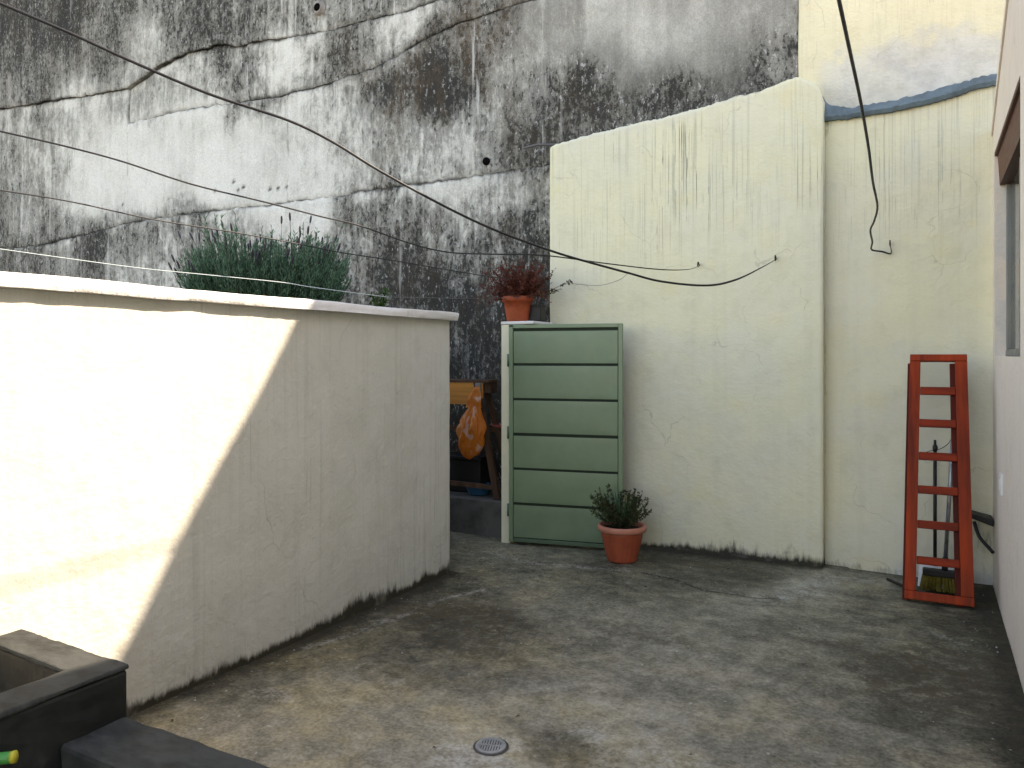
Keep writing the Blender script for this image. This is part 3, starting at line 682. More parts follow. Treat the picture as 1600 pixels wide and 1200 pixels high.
# ------------------------------------------------------------------ black parapets bottom left
def parapets():
    z = .486
    tag(mesh('low_parapet', [(-2.28,1.60,-.03),(-2.92,1.62,-.03),(-2.92,1.50,-.03),(-2.42,1.475,-.03),(-2.42,-.8,-.03),(-2.28,-.8,-.03),(-2.28,1.60,z),(-2.92,1.62,z),(-2.92,1.50,z),(-2.42,1.475,z),(-2.42,-.8,z),(-2.28,-.8,z)],
         [(0,1,2,3,4,5)[::-1],(6,7,8,9,10,11),(0,1,7,6),(1,2,8,7),(2,3,9,8),(3,4,10,9),(4,5,11,10),(5,0,6,11)], M['parapet'], bevel=.012), 'black painted low corner parapet, the higher one against the white wall', 'parapet')
    pa = bpy.data.objects['low_parapet']; zt = .4862
    mesh('cement_top', [(-2.276,1.604,zt),(-2.92,1.624,zt),(-2.92,1.496,zt),(-2.424,1.471,zt),(-2.424,-.8,zt),(-2.276,-.8,zt),(-2.278,1.602,.502),(-2.92,1.622,.502),(-2.92,1.498,.502),(-2.422,1.473,.502),(-2.422,-.8,.502),(-2.278,-.8,.502)], [(0,1,2,3,4,5)[::-1],(6,7,8,9,10,11),(0,1,7,6),(1,2,8,7),(2,3,9,8),(3,4,10,9),(4,5,11,10),(5,0,6,11)], M['parapet2'], pa, bevel=.006)
    tag(box('low_parapet', (-2.274, 1.37, -.03), (-.9, 1.585, .345), M['parapet2'], bevel=.014), 'lower grey-black parapet running along the bottom edge of the yard', 'parapet')
    a = atd(-40, 1196, 2.1); b = atd(20, 1183, 2.12)
    h = empty('garden_hose', (a.x, a.y, 0), 'bright green hose end poking in at the bottom left corner', 'hose')
    i = Matrix.Translation((-a.x, -a.y, 0))
    pts = smoothpts([(a.x-.05, a.y-.5, .02), (a.x-.03, a.y-.25, .12), a+Vector((-.02, -.1, -.06)), a, b], 6)
    o = tube('hose_body', pts, .016, M['hose'], h, 12); o.matrix_parent_inverse = i
    d = (b-a).normalized(); o = tube('hose_mouth', [b-d*.004, b+d*.008], .0165, M['hosey'], h, 12); o.matrix_parent_inverse = i
parapets()
for _i, _o in enumerate([o for o in bpy.data.objects if o.name.startswith(('low_parapet', 'cement_top'))]): roughen(_o, 5, .005, 9, _i*3)

# ------------------------------------------------------------------ green gate
def gate():
    a = Vector((-2.945, 5.395, 0)); b = Vector((-2.052, 5.575, 0)); W = (b-a).length; ang = math.atan2(b.y-a.y, b.x-a.x)
    g0 = empty('metal_gate', (a.x, a.y, .02), 'sage green metal gate of six wide panels standing open', 'gate', rot=(0, 0, ang))
    Hh = 1.735; t = .035
    def topz(x): return Hh-.0*x
    box('frame_stile', (0, 0, 0), (.032, t, Hh), M['green'], g0, .003); box('frame_stile', (W-.034, 0, 0), (W, t, Hh), M['green'], g0, .003)
    box('frame_rail', (.033, .001, Hh-.03), (W-.035, t-.001, Hh), M['green'], g0, .003); box('frame_rail', (.033, .001, 0), (W-.035, t-.001, .03), M['greend'], g0, .003)
    box('backing_sheet', (.0335, .015, .0305), (W-.0355, .030, Hh-.0305), M['gap'], g0)
    n = 6; z0 = .034; ph = (Hh-.034-z0)/n
    for k in range(n):
        x0, x1 = .037, W-.039; lo = z0+k*ph+.004; hi = z0+(k+1)*ph-.018+.003*math.sin(k*2.3)
        nu, nv = 30, 12; U, V = np.meshgrid(np.linspace(x0, x1, nu), np.linspace(lo, hi, nv), indexing='ij')
        y = .008-.0015*np.sin(np.pi*(U-x0)/(x1-x0))*np.sin(np.pi*(V-lo)/(hi-lo))+.0022*(fbm(U*5+k*5, V*5, 3, 7)-.5)
        y[:, 0] += .001; y[:, -1] += .001
        sheet('panel', np.stack([U, y, V], -1), (0, .006, 0), {}, M['green'], g0)
    for z in (.25, .87, 1.45): tube('hinge', [(-.008, .012, z-.05), (-.008, .012, z+.05)], .011, M['greend'], g0, 10)
    tube('latch_pin', [(.004, -.006, Hh-.01), (.03, -.006, Hh-.01)], .006, M['black'], g0, 8)
gate()

# ------------------------------------------------------------------ foliage helpers
def leaf(v, f, p, d, nrm, L, Wd, fold=.25):
    d = d.normalized(); s = d.cross(nrm)
    if s.length < 1e-4: s = d.cross(Vector((1, .3, .2)))
    s.normalize(); up = s.cross(d)
    b = len(v); mid = p+d*L*.5
    v += [p, mid+s*Wd*.5+up*Wd*fold, p+d*L-up*L*.1, mid-s*Wd*.5+up*Wd*fold]
    f += [(b, b+1, b+2), (b, b+2, b+3)]
def rdir(rr, up=0.0):
    while True:
        d = Vector((rr.uniform(-1, 1), rr.uniform(-1, 1), rr.uniform(-1, 1)))
        if .1 < d.length < 1: return (d.normalized()+Vector((0, 0, up))).normalized()

def green_pot():
    q = onZ(964, 881, 0); c = (q.x, q.y+.105, .003)
    t = empty('potted_shrub', c, 'dark leafy shrub in a ribbed terracotta pot in front of the green gate', 'potted plant'); t.scale = (1, 1, 1.12)
    def fl(a, j): return (.05*(abs(math.sin(a*11))**.5)-.04) if 2 <= j <= 4 else 0
    lathe('pot', [(.105,0),(.110,.012),(.113,.03),(.128,.08),(.142,.135),(.150,.170),(.152,.178),(.152,.205),(.14,.205),(.135,.18)], M['terra'], t, 104, fl)
    lathe('pot_rim', [(.153,.196),(.172,.198),(.178,.206),(.178,.226),(.170,.236),(.158,.235),(.150,.222),(.148,.196)], M['terrar'], t, 64)
    lathe('soil', [(.146,.19),(.147,.206),(.08,.212),(.001,.216)], M['soil'], t, 32)
    rr = random.Random(3); sv, sf, lv, lf = [], [], [], []
    for i in range(100):
        az = rr.uniform(0, 2*math.pi); lean = rr.uniform(.05, 1.0)**.75*1.15
        p = Vector((math.cos(az), math.sin(az), 0))*rr.uniform(0, .08)+Vector((0, 0, .21))
        d = Vector((math.cos(az)*math.sin(lean), math.sin(az)*math.sin(lean), math.cos(lean)))
        L = rr.uniform(.13, .30); pts = []
        for k in range(6):
            pts.append(p.copy()); p = p+d*L/5; d = (d+rdir(rr)*.16+Vector((0, 0, .06))).normalized()
        tube_data(pts, [.0022-.0003*k for k in range(6)], 4, sv, sf)
        for k in range(30):
            s = rr.uniform(.12, 1.0)**.55*4.99; j = int(s); q2 = pts[j].lerp(pts[j+1], s-j)
            dd = (pts[j+1]-pts[j]).normalized()
            leaf(lv, lf, q2, dd*.7+rdir(rr), rdir(rr), rr.uniform(.015, .026), rr.uniform(.008, .013))
    mesh('stems', sv, sf, M['stemd'], t); o = mesh('foliage', lv, lf, M['shrub'], t); o['kind'] = 'stuff'
    for i in range(6):
        az = -2.2+i*.35; base = Vector((-.03+i*.012, .03, .23)); tip = base+Vector((-.045+i*.018, rr.uniform(-.02, .03), rr.uniform(.17, .225)))
        v = []; f = []
        for k in range(7):
            u = k/6; cpt = base.lerp(tip, u); wd = .009*(1-u)**.7*(.6+.8*min(1, u*3))
            v += [cpt+Vector((-wd, 0, 0)), cpt+Vector((0, .003, 0)), cpt+Vector((wd, 0, 0))]
        for k in range(6):
            f += [(3*k, 3*k+1, 3*k+4, 3*k+3), (3*k+1, 3*k+2, 3*k+5, 3*k+4)]
        mesh('blade', v, f, M['spike'], t)
green_pot()

def red_pot():
    c = onY(809, 505, 5.52); c.z = 1.783
    t = empty('potted_shrub', c, 'dried reddish plant in a stained orange pot on top of the gate pillar', 'potted plant')
    lathe('pot', [(.085,0),(.088,.01),(.105,.10),(.112,.155),(.126,.16),(.13,.175),(.13,.20),(.12,.205),(.113,.19)], M['terrao'], t, 48)
    lathe('soil', [(.112,.17),(.113,.186),(.05,.19),(.001,.19)], M['soil'], t, 24)
    rr = random.Random(11); sv, sf, lv, lf = [], [], [], []
    for i in range(210):
        az = rr.uniform(0, 2*math.pi); lean = rr.uniform(.05, 1.45)
        p = Vector((math.cos(az), math.sin(az), 0))*rr.uniform(0, .08)+Vector((0, 0, .185))
        d = Vector((math.cos(az)*math.sin(lean), math.sin(az)*math.sin(lean)*.7, math.cos(lean)))
        L = rr.uniform(.18, .37); pts = []
        for k in range(7):
            pts.append(p.copy()); p = p+d*L/6; d = (d+rdir(rr)*.35+Vector((0, 0, -.02 if lean > .9 else .03))).normalized()
        tube_data(pts, [.0024-.0003*k for k in range(7)], 4, sv, sf)
        for k in range(22):
            s = rr.uniform(.15, 1.0)*5.99; j = int(s); q2 = pts[j].lerp(pts[j+1], s-j)
            leaf(lv, lf, q2, rdir(rr, .2), rdir(rr), rr.uniform(.014, .028), rr.uniform(.008, .015))
    mesh('stems', sv, sf, M['stem'], t); o = mesh('foliage', lv, lf, M['dry'], t); o['kind'] = 'stuff'
    # trailing sprig to the right
    sv, sf, lv, lf = [], [], [], []
    tip = onY(893, 440, 5.62)-c
    for (e, jit) in ((tip, .012), (onY(870, 455, 5.6)-c, .02), (onY(862, 430, 5.6)-c, .02)):
        s0 = Vector((.06, 0, .2)); pts = smoothpts([s0, s0.lerp(e, .4)+Vector((0, 0, -.02)), s0.lerp(e, .75)+rdir(rr)*jit, e], 4)
        tube_data(pts, .0018, 4, sv, sf)
        for k in range(16):
            q2 = rr.choice(pts[4:]); leaf(lv, lf, q2, rdir(rr), rdir(rr), rr.uniform(.016, .028), rr.uniform(.012, .018))
    mesh('stems', sv, sf, M['stem'], t); o = mesh('foliage', lv, lf, M['shrub'], t); o['kind'] = 'stuff'
    c2 = onY(844, 505, 5.60); c2.z = 1.783; c2.x = -2.80
    b = empty('flower_pot', c2, 'small black square pot beside the dried plant on the gate pillar', 'pot')
    o = box('pot', (-.06, -.055, 0), (.06, .055, .135), M['black'], b, .014)
    box('rim', (-.064, -.059, .118), (.064, .059, .137), M['black'], b, .006); box('soil', (-.055, -.05, .1), (.055, .05, .1385), M['soil'], b)
red_pot()

# raised bed behind the left wall with lavender
bed = empty('raised_bed', (-4.2, 4.1, 0), 'raised planting bed behind the white wall holding the lavender', 'planter')
bi = Matrix.Translation((4.2, -4.1, 0))
for lo, hi, nm in (((-5.2,3.3,-.03),(-3.4,3.42,1.72),'side'),((-5.2,4.78,-.03),(-3.4,4.9,1.72),'side'),((-3.52,3.421,-.03),(-3.401,4.779,1.719),'side'),((-5.2,3.421,-.03),(-5.08,4.779,1.719),'side')):
    box(nm, lo, hi, M['stepc'], bed).matrix_parent_inverse = bi
box('soil', (-5.079, 3.422, 1.3), (-3.521, 4.778, 1.66), M['soil'], bed).matrix_parent_inverse = bi
def lavender():
    A0 = Vector((-4.60, 3.80, 1.66)); B0 = Vector((-3.95, 4.42, 1.66)); mid = (A0+B0)/2
    t = empty('lavender_bush', mid, 'wide grey-green lavender bush with dark flower tips above the white wall', 'bush')
    rr = random.Random(21); sv, sf, lv, lf, fv, ff = [], [], [], [], [], []
    ax = (B0-A0).normalized(); pr = Vector((ax.y, -ax.x, 0))
    for i in range(760):
        u = rr.uniform(.05, .95); off = rr.gauss(0, .09)
        p = A0.lerp(B0, u)-mid+pr*off
        lx = (u-.5)*1.05+rr.gauss(0, .14); ly = off*2.2+rr.gauss(0, .12)
        clump = .92+.11*math.cos((u-.27)*2*math.pi*2.0)
        L = rr.uniform(.55, .86)*clump*(1.0-.55*abs(u-.5))
        L *= 1.16 if rr.random() < .16 else 1.0
        d = (Vector((0, 0, 1))+ax*lx*.8+pr*ly).normalized(); pts = []
        for k in range(6):
            pts.append(p.copy()); p = p+d*L/5; d = (d+rdir(rr)*.07+Vector((0, 0, .05))).normalized()
        tube_data(pts, [.003-.0003*k for k in range(6)], 4, sv, sf)
        fl = rr.random() < .20
        for k in range(54):
            s = (rr.uniform(.1, .88) if fl else rr.uniform(.1, 1.0))*4.99; j = int(s); q2 = pts[j].lerp(pts[j+1], s-j); dd = (pts[j+1]-pts[j]).normalized()
            leaf(lv, lf, q2, dd*1.5+rdir(rr), rdir(rr), rr.uniform(.028, .050), rr.uniform(.006, .0095), .15)
        if fl:
            e = pts[-1]; dd = (pts[-1]-pts[-2]).normalized(); n = rr.randint(3, 5)
            tube_data([e, e+dd*.012, e+dd*.03, e+dd*.05, e+dd*.06], [.003, .0065, .0075, .006, .002], 6, fv, ff)
    mesh('stems', sv, sf, M['stemd'], t); o = mesh('foliage', lv, lf, M['lav'], t); o['kind'] = 'stuff'
    o = mesh('flower_spikes', fv, ff, M['lavf'], t); o['kind'] = 'stuff'
    c = Vector((-3.60, 4.56, 1.66))
    s = empty('potted_plant', c, 'small fresh green plant peeking over the white wall right of the lavender', 'plant')
    lathe('pot', [(.05,0),(.065,.11),(.07,.11),(.07,.125),(.06,.12)], M['terrao'], s, 28)
    lv, lf, sv, sf = [], [], [], []
    for i in range(14):
        az = rr.uniform(0, 6.28); L = rr.uniform(.10, .25); d = Vector((math.cos(az)*.28, math.sin(az)*.28, 1)).normalized()
        p0 = Vector((0, 0, .11)); p1 = p0+d*L; tube_data([p0, p1], .003, 5, sv, sf)
        for k in range(9):
            q2 = p0.lerp(p1, rr.uniform(.4, 1)); leaf(lv, lf, q2, rdir(rr, -.1), Vector((0, 0, 1)), rr.uniform(.04, .065), rr.uniform(.018, .028))
    mesh('stems', sv, sf, M['stemd'], s); o = mesh('foliage', lv, lf, M['jade'], s); o['kind'] = 'stuff'
lavender()

# ------------------------------------------------------------------ red folding ladder
def ladder():
    bl = onZ(1413, 938, 0); br = onZ(1523, 952, 0); base = (bl+br)/2; base.z = 0
    lean = math.atan2(.40, 1.50); yaw = math.atan2(br.y-bl.y, br.x-bl.x)
    t = empty('wooden_ladder', base, 'dark red wooden folding ladder leaning on the wall in the right corner', 'ladder', rot=(-lean, 0, yaw))
    mw = Matrix.Translation(base) @ Euler((-lean, 0, yaw)).to_matrix().to_4x4(); inv = mw.inverted()
    pn = mw.to_3x3() @ Vector((0, -1, 0))
    def loc(px, py):
        d = ray(px, py); k = (base-O).dot(pn)/d.dot(pn); return inv @ (O+d*k)
    TL, TR = loc(1422, 553), loc(1511, 554); BL, BR = loc(1413, 938), loc(1523, 952)
    zb = min(BL.z, BR.z); zt = (TL.z+TR.z)/2; zb = max(zb, .0)
    def xl(z): return BL.x+(TL.x-BL.x)*(z-BL.z)/(TL.z-BL.z)
    def xr(z): return BR.x+(TR.x-BR.x)*(z-BR.z)/(TR.z-BR.z)
    sw, dp = .062, .040
    def stile(name, fa, fb, y0, y1, z0, z1, m):
        hexa(name, [(fa(z0),y0,z0),(fb(z0),y0,z0),(fb(z0),y1,z0),(fa(z0),y1,z0),(fa(z1),y0,z1),(fb(z1),y0,z1),(fb(z1),y1,z1),(fa(z1),y1,z1)], m, t, .004)
    zb = .012
    stile('stile', xl, lambda z: xl(z)+sw, 0, dp, zb+.052, zt-.045, M['red']); stile('stile', lambda z: xr(z)-sw-.006, xr, 0, dp, zb+.052, zt-.045, M['red'])
    stile('rail', xl, xr, -.002, dp+.002, zt-.044, zt, M['red']); stile('rail', xl, xr, -.002, dp+.002, zb, zb+.051, M['red'])
    for py in (610, 661, 713, 766, 821, 878):
        z = loc(1465, py).z
        stile('rung', lambda q: xl(q)+sw+.001, lambda q: xr(q)-sw-.007, .006, dp-.004, z-.025, z+.025, M['redx'])
    y0 = dp+.006; y1 = y0+.032
    stile('rear_stile', lambda z: xl(z)-.012, lambda z: xl(z)+.030, y0, y1, .0, zt-.05, M['redd']); stile('rear_stile', lambda z: xr(z)-sw-.034, lambda z: xr(z)-sw+.012, y0, y1, .0, zt-.05, M['redd'])
    tube('hinge_pin', [(xl(zt-.06)-.004, dp*.6, zt-.06), (xl(zt-.06)+.01, dp*.6, zt-.06)], .006, M['black'], t, 8)
ladder()

def broom():
    c = onZ(1468, 922, 0); c.y = 5.66; c.x = .06; 
    # position of head from the photo ray at floor level behind the ladder
    hL = onY(1442, 905, 5.62); hR = onY(1497, 910, 5.62); cx = (hL.x+hR.x)/2; wdt = (hR.x-hL.x)*.5
    t = empty('push_broom', (cx, 5.62, 0), 'broom with yellow bristles and aluminium pole standing behind the red ladder', 'broom')
    rr = random.Random(4)
    v = []; f = []
    for i in range(170):
        x = rr.uniform(-wdt, wdt*.95); y = rr.uniform(-.022, .022); b = Vector((x, y, .095)); e = Vector((x*1.12+rr.uniform(-.006, .006), y*1.9, .004))
        tube_data([b, e], [.0045, .0035], 4, v, f)
    mesh('bristles', v, f, M['yellow'], t)
    box('head', (-wdt*1.02, -.03, .094), (wdt*1.02, .03, .138), M['black'], t, .008)
    q0 = onY(1476, 880, 5.62); q1 = onY(1495, 588, 5.86); off = Vector((cx, 5.62, 0))
    p0 = q0-off; p0.z = .135; p1 = q1-off
    tube('pole', [p0, p0.lerp(p1, .93)], .0125, M['alu'], t, 12); tube('grip', [p0.lerp(p1, .915), p1], .0145, M['black'], t, 12)
    tube('socket', [p0-(p1-p0).normalized()*.01, p0+(p1-p0).normalized()*.08], .018, M['black'], t, 12)
    # dust pan with upright handle
    d0 = onY(1461, 872, 5.78); d1 = onY(1461, 705, 5.86)
    s = empty('dustpan', (d0.x, 5.76, 0), 'long handled dustpan with white pan and black handle behind the ladder', 'dustpan')
    off = Vector((d0.x, 5.76, 0)); p0 = Vector((0, .03, .12)); p1 = d1-off
    tube('handle', [p0, p1], .0115, M['black'], s, 10); dd = (p1-p0).normalized()
    tube('grip', [p1, p1+dd*.012, p1+dd*.03, p1+dd*.045, p1+dd*.075], [.012, .017, .017, .009, .008], M['black'], s, 10)
    hexa('pan', [(-.10,-.10,.003),(.12,-.10,.003),(.11,.08,.003),(-.09,.08,.003),(-.10,-.09,.012),(.12,-.09,.012),(.11,.08,.16),(-.09,.08,.16)], M['white'], s, .004)
broom()
# things in the corner
a = onZ(1387, 905, .012); b = onZ(1440, 928, .012)
tag(tube('black_rod', [a, b], .011, M['black'], None, 10), 'thin black rod lying on the floor left of the ladder foot', 'rod')
def corner_bits():
    q = onY(1515, 796, 5.93); z = q.z
    tag(hexa('black_bracket', [(q.x-.01,5.80,z-.03),(XR-.006,5.78,z-.075),(XR-.006,5.95,z-.075),(q.x-.01,5.95,z-.03),(q.x-.01,5.80,z+.0),(XR-.006,5.78,z-.03),(XR-.006,5.95,z-.03),(q.x-.01,5.95,z+.0)], M['black'], bevel=.006), 'black slanted bracket in the corner right of the ladder', 'bracket')
    pts = smoothpts([onY(1522, 815, 5.90), onY(1530, 838, 5.86), onY(1545, 856, 5.82), Vector((XR-.012, 5.78, onY(1553, 862, 5.8).z))], 6)
    tag(tube('black_cable', pts, .011, M['cable'], None, 10), 'thick black cable looping into the corner beside the ladder', 'cable')
    w1 = smoothpts([onY(1490, 670, 5.93), onY(1484, 690, 5.92), onY(1470, 701, 5.90), onY(1452, 705, 5.9), onY(1440, 710, 5.93)], 6)
    tag(tube('thin_wire', w1, .0025, M['cable'], None, 6), 'thin curled wire hanging on the wall seen between the ladder rungs', 'wire')
corner_bits()

# ------------------------------------------------------------------ floor drain
def drain():
    q = onZ(767, 1165, 0)
    iu = int((q.x+5.2)/5.66*329); iv = int((q.y+.6)/6.65*439); z = float(FZ[iu-4:iu+5, iv-4:iv+5].max())+.001
    t = empty('floor_drain', (q.x, q.y, z), 'round metal floor drain grate set in the concrete near the front', 'drain', rot=(0, 0, .35))
    lathe('ring', [(.046,.0),(.060,.0),(.060,.004),(.057,.007),(.047,.007),(.046,.0005)], M['grate'], t, 40)
    lathe('dark_gap_ring', [(.058,.0009),(.069,.0009),(.069,.0004)], M['stepc'], t, 40)  # added flat ring, coloured dark for the dirty sunken gap round the grate
    lathe('well', [(.001,.0006),(.046,.0006)], M['hole'], t, 32)
    for k in range(-4, 5):
        x = k*.0102; h = math.sqrt(.047**2-x*x)
        box('slat', (x-.003, -h, .001), (x+.003, h, .0055), M['grate'], t)
    box('cross_slat', (-.046, -.004, .0014), (.046, .004, .0061), M['grate'], t)
drain()

# ------------------------------------------------------------------ trestle, bag, basin behind the gateway
def nook():
    f0 = Vector((-3.155, 5.575, .30)); tp = onY(752, 600, 5.70)
    t = empty('wooden_trestle', (-3.3, 5.7, .3), 'old wooden trestle with an orange board on the ledge behind the gateway', 'trestle')
    i = Matrix.Translation((3.3, -5.7, -.3))
    def ch(o): o.matrix_parent_inverse = i; return o
    def beam(nm, a, b, w, d, m):
        a = Vector(a); b = Vector(b); t_ = (b-a).normalized(); s = t_.cross(Vector((0, 1, 0))).normalized(); u = t_.cross(s)
        v = []
        for p in (a, b):
            for (sx, sy) in ((-1,-1),(1,-1),(1,1),(-1,1)): v.append(p+s*sx*w/2+u*sy*d/2)
        o = mesh(nm, v, BF, m, t); bm = bmesh.new(); bm.from_mesh(o.data); bmesh.ops.recalc_face_normals(bm, faces=bm.faces); bm.to_mesh(o.data); bm.free()
        return ch(o)
    z1 = tp.z
    beam('leg', (f0.x-.01, 5.60, .305), (tp.x-.02, 5.66, z1+.02), .055, .035, M['wood'])
    beam('leg', (f0.x-.02, 5.93, .31), (tp.x+.0, 5.76, z1), .045, .03, M['wood'])
    beam('leg', (-3.95, 5.60, .30), (-3.82, 5.66, z1), .055, .035, M['wood']); beam('leg', (-3.95, 5.93, .31), (-3.82, 5.76, z1), .045, .03, M['wood'])
    q = onY(742, 757, 5.62); beam('crossbar', (-3.95, 5.62, q.z), (-3.14, 5.615, q.z-.01), .04, .025, M['wood'])
    beam('crossbar', (-3.93, 5.84, q.z+.45), (-3.16, 5.85, q.z+.45), .04, .025, M['wood'])
    a = onY(709, 598, 5.66); b = onY(755, 598, 5.66); lo = onY(730, 632, 5.66).z
    ch(box('front_board', (-3.95, 5.645, lo), (b.x-.0, 5.665, b.z), M['woodo'], t, .003))
    ch(box('top_board', (-3.96, 5.64, b.z+.002), (b.x+.07, 5.80, b.z+.024), M['wood'], t, .003))
    ch(box('end_board', (b.x+.004, 5.67, b.z-.09), (b.x+.065, 5.79, b.z+.0), M['wood'], t, .003))
    w0 = onY(744, 640, 5.63); w1 = onY(748, 600, 5.63)
    ch(box('peg', (w1.x-.022, 5.605, w0.z+.02), (w1.x+.022, 5.64, w1.z+.01), M['woodgrey'], t, .004))
    # bag
    top = onY(746, 606, 5.58); bot = onY(736, 716, 5.56)
    B = Vector((bot.x-.0, 5.545, bot.z)); hgt = top.z-bot.z
    bg_ = empty('plastic_bag', B, 'bulging orange plastic carrier bag hanging from the wooden trestle', 'bag')
    prof = [(.0,.02),(.012,.055),(.035,.082),(.07,.098),(.11,.106),(.15,.110),(.19,.112),(.23,.116),(.27,.112),(.31,.098),(.35,.078),(.39,.06),(.43,.045),(.46,.03)]
    seg = 48; v = []; f = []; rr = random.Random(8)
    for j, (z, r) in enumerate(prof):
        u = z/.46
        cx = -.01+u*(.055); 
        for k in range(seg):
            a_ = 2*math.pi*k/seg
            fold = 1+.26*u*math.sin(a_*6+z*6)+.12*u*math.sin(a_*13-z*22+1)+.09*math.sin(a_*3+z*16)+.06*math.sin(a_*5-z*40)
            v.append((cx+r*fold*math.cos(a_)*1.05, r*fold*math.sin(a_)*.62, z+.010*math.sin(a_*2+1)))
    for j in range(len(prof)-1):
        for k in range(seg):
            p = j*seg+k; n = j*seg+(k+1) % seg; f.append((p, n, n+seg, p+seg))
    f.append(tuple(range(seg))[::-1])
    mesh('bag_body', v, f, M['bag'], bg_, smooth=True)
    tl = Vector((top.x, 5.575, top.z))-B
    for sx in (-.035, .04):
        s0 = Vector((.03+sx, -.005, .43)); pts = smoothpts([s0, s0.lerp(tl, .5)+Vector((sx*.4, -.01, 0)), tl+Vector((sx*.35, -.005, -.01)), tl+Vector((0, .008, .012))], 5)
        v, f = [], []
        for ii, p in enumerate(pts):
            wd = .030*(1-ii/len(pts))+.010
            v += [p+Vector((-wd, .006*math.sin(ii), 0)), p+Vector((0, -.012, 0)), p+Vector((wd, .006*math.cos(ii), 0))]
            if ii: f += [(3*ii-3, 3*ii-2, 3*ii+1, 3*ii), (3*ii-2, 3*ii-1, 3*ii+2, 3*ii+1)]
        mesh('handle', v, f, M['bag'], bg_, smooth=True)
    # basin
    q = onY(748, 778, 5.74)
    bs = empty('plastic_basin', (q.x, 5.74, .305), 'blue plastic basin on the ledge under the trestle', 'basin')
    lathe('bowl', [(.085,0),(.09,.006),(.115,.075),(.118,.08),(.128,.082),(.128,.087),(.112,.084),(.085,.01),(.001,.008)], M['blue'], bs, 40)
    q = onY(770, 690, 5.72)
    pl = empty('pink_bowl', (q.x-.02, 5.845, 1.0), 'small pink dish on the trestle crossbar beside the orange bag', 'dish')
    pl.location.z = onY(742, 757, 5.62).z+.45+.022
    lathe('bowl', [(.03,0),(.035,.004),(.07,.025),(.074,.03),(.070,.030),(.034,.007),(.001,.006)], M['pinkp'], pl, 32)
    cr = empty('black_crate', (-3.62, 5.84, .305), 'black plastic crate in the shade under the trestle', 'crate')
    box('crate_body', (-.24, -.10, 0), (.20, .14, .30), M['black'], cr, .012); box('crate_rim', (-.25, -.11, .285), (.21, .15, .315), M['black'], cr, .006)
nook()

# ------------------------------------------------------------------ wires and hooks
def wire(name, pts, d0, d1, rad, m, label, key=0, extend=None, cat='wire', r1=None):
    out = []; L = [0]
    for a, b in zip(pts[:-1], pts[1:]): L.append(L[-1]+math.hypot(b[0]-a[0], b[1]-a[1]))
    for p, l in zip(pts, L):
        u = min(1, l/(L[-1]*(.9 if key else 1))); inv = (1-u)/d0+u/d1; out.append(atd(p[0], p[1], 1/inv))
    d_ = (out[0]-out[1]).normalized()
    if extend: out = [Vector(extend(out[0]+d_*1.3)), out[0]+d_*.45]+out
    sp = smoothpts(out, 8)
    rads = rad if r1 is None else [rad+(r1-rad)*sstep(.86, .97, np.array(i/len(sp))).item() for i in range(len(sp))]
    return tag(tube(name, sp, rads, m, None, 8), label, cat)
def dY(px, Y): return Y/ray(px, 0).y
_p = atd(0, 300, 3.3); _q = atd(150, 300, 1/((1-.125)/3.3+.125/5.6)); _d = (_p-_q).normalized(); POLE = _p+_d*1.3
pole = empty('clothesline_pole', (POLE.x-.03, POLE.y-.03, -.035), 'tall iron clothesline pole standing behind the white wall', 'pole')
tube('pole_shaft', [(0, 0, 0), (0, 0, 3.9)], .025, M['rust'], pole, 12); lathe('pole_foot', [(.06,0),(.06,.01),(.03,.015),(.027,.03)], M['rust'], pole, 20, None, None, True)
def ex(p): return (POLE.x, POLE.y, p.z)
wire('cable', [(0,5),(110,52),(215,100),(330,148),(450,188),(520,222),(590,265),(690,320),(770,358),(850,388),(900,404),(980,426),(1035,440),(1105,446),(1150,437),(1190,418),(1213,405)], 3.3, dY(1213, YC-.01), .0074, M['cable'], 'thickest black overhead cable crossing the stained wall from the top left', extend=ex, cat='cable', r1=.003)
wire('washing_line', [(0,205),(100,228),(190,252),(300,288),(415,316),(500,338),(560,352),(640,380),(700,394),(765,397),(850,399),(950,412),(1030,421),(1075,421),(1093,415)], 3.3, dY(1093, YC-.01), .0042, M['cable'], 'dark washing line, second from the top, crossing in front of the stained wall', extend=ex, cat='line', r1=.002)
wire('washing_line', [(0,297),(110,315),(240,343),(360,362),(450,378),(530,394),(620,408),(750,430),(800,436)], 3.3, 5.9, .0034, M['cable'], 'thin dark washing line, third from the top, passing before the lavender', extend=ex, cat='line')
wire('washing_line', [(0,389),(100,403),(220,419),(320,429),(440,441),(490,449),(612,465)], 3.3, 4.62, .0017, M['wirew'], 'lowest pale washing line just above the coping of the white wall', extend=ex, cat='line')
wire('tie_wire', [(608,464),(720,466),(790,465),(860,462)], 4.60, dY(860, YC-.01), .0013, M['wire'], 'very thin dark wire from the pale line to the pale wall behind the dried plant')
wire('hanging_cable', [(1310,-4),(1328,80),(1345,160),(1357,230),(1364,285),(1371,322),(1366,345),(1360,360),(1363,378),(1362,390),(1378,393),(1392,396),(1391,383)], 2.3, dY(1391, YR-.02), .0062, M['cable'], 'black cable hanging from the top right with a kinked end at the wall', key=1, extend=lambda p: (XR-.01, p.y-.5, p.z+.35), cat='cable', r1=.0028)
wire('tie_wire', [(980,428),(966,438),(935,446),(893,443)], dY(980, 5.62), dY(893, YC-.02), .0018, M['wire'], 'thin tie wire between the thick cable and the lowest wall hook')
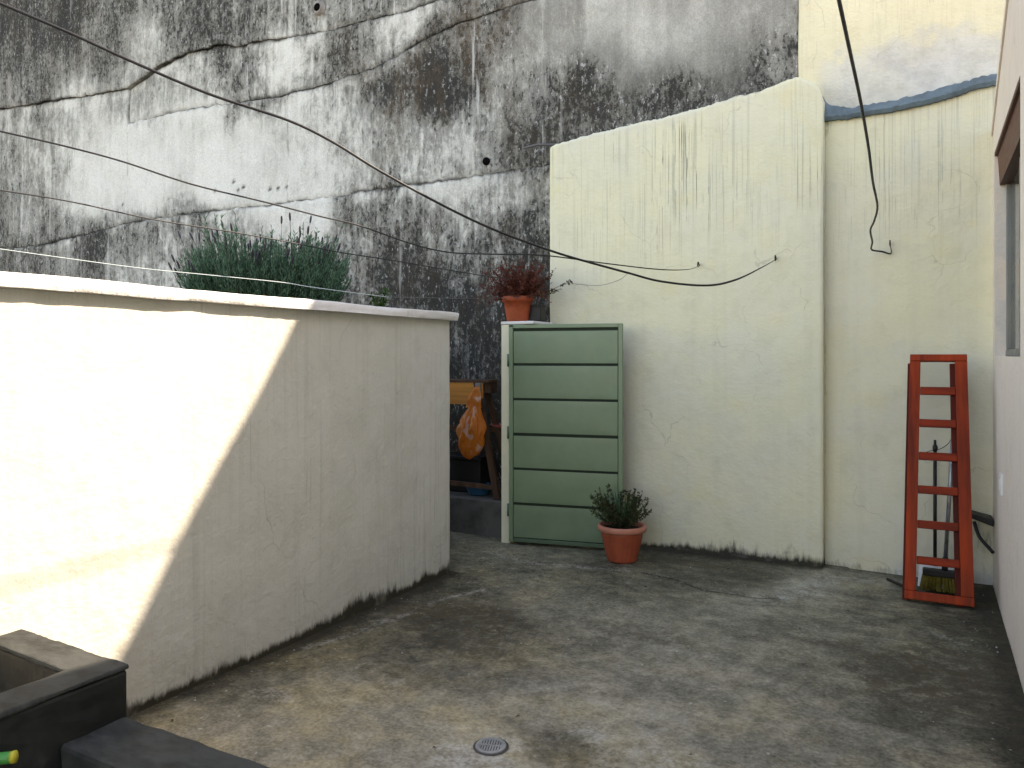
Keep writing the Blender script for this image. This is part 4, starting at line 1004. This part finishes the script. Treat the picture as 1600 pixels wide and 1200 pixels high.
for (px, py, Y, lab) in ((1213,404,YC,'small rusty hook on the pale wall at the end of the thickest cable'),(1093,414,YC,'small rusty hook on the pale wall at the end of the second line'),(893,441,YC,'small rusty hook on the pale wall beside the dried plant'),(1391,381,YR,'small rusty hook on the recessed wall under the hanging cable')):
    q = onY(px, py, Y)
    pts = [(0, .03, 0), (0, -.02, 0)]+[(0, -.038+.018*math.cos(k*.6), .018*math.sin(k*.6)) for k in range(9)]
    h = tube('wall_hook', pts, .0042, M['rust'], None, 8, loc=q); tag(h, lab, 'hook', 'wall hooks')

S1 = onX(20, 912, XL); S2 = onX(280, 850, XL)
P1 = S1-SUN*((.2-S1.x)/-SUN.x); P2 = S2-SUN*((.2-S2.x)/-SUN.x)
dd = (P2-P1)/(P2.y-P1.y)
tag(tube('overhead_cable', [P1+dd*(yy-P1.y)+Vector((0, 0, .004*(yy-4)**2)) for yy in np.linspace(-2.4, 6.03, 24)], .007, M['cable'], None, 8), 'overhead power cable running above the house eaves to the rear wall', 'cable')

# loose grit and dead leaf bits on the floor
def debris():
    rr = random.Random(77); v = []; f = []; lv = []; lf = []
    for i in range(150):
        x = rr.uniform(-2.8, .3); y = rr.uniform(1.75, 5.7)
        if rr.random() < .55: x = (XL+.03+abs(rr.gauss(0, .12))) if rr.random() < .5 else (XR-.03-abs(rr.gauss(0, .12)))
        if x < XL+.02 or (x < -2.0 and y > 5.3) or x > XR-.01: continue
        iu = int((x+5.2)/5.66*329); iv = int((y+.6)/6.65*439); z = float(FZ[iu, iv])
        if rr.random() < .6:
            r = rr.uniform(.003, .008); b = len(v)
            v += [(x+r*rr.uniform(.6, 1.2)*math.cos(k*1.57+.3), y+r*rr.uniform(.6, 1.2)*math.sin(k*1.57+.3), z+.0005) for k in range(4)]+[(x, y, z+r*rr.uniform(.5, 1))]
            f += [(b+k, b+(k+1) % 4, b+4) for k in range(4)]
        else:
            a = rr.uniform(0, 6.28); leaf(lv, lf, Vector((x, y, z+.003)), Vector((math.cos(a), math.sin(a), .08)), Vector((0, 0, 1)), rr.uniform(.012, .03), rr.uniform(.006, .012))
    tag(mesh('floor_grit', v, f, simple('pale_grit', (.34, .33, .30), .9, .1, .4, 90, 0)), 'loose pale grit scattered over the concrete floor', 'grit', kind='stuff')
    tag(mesh('dead_leaves', lv, lf, simple('dead_leaf', (.08, .05, .03), .9, .1, .4, 90, 0)), 'tiny dead brown leaf bits scattered over the concrete floor', 'leaves', kind='stuff')
debris()
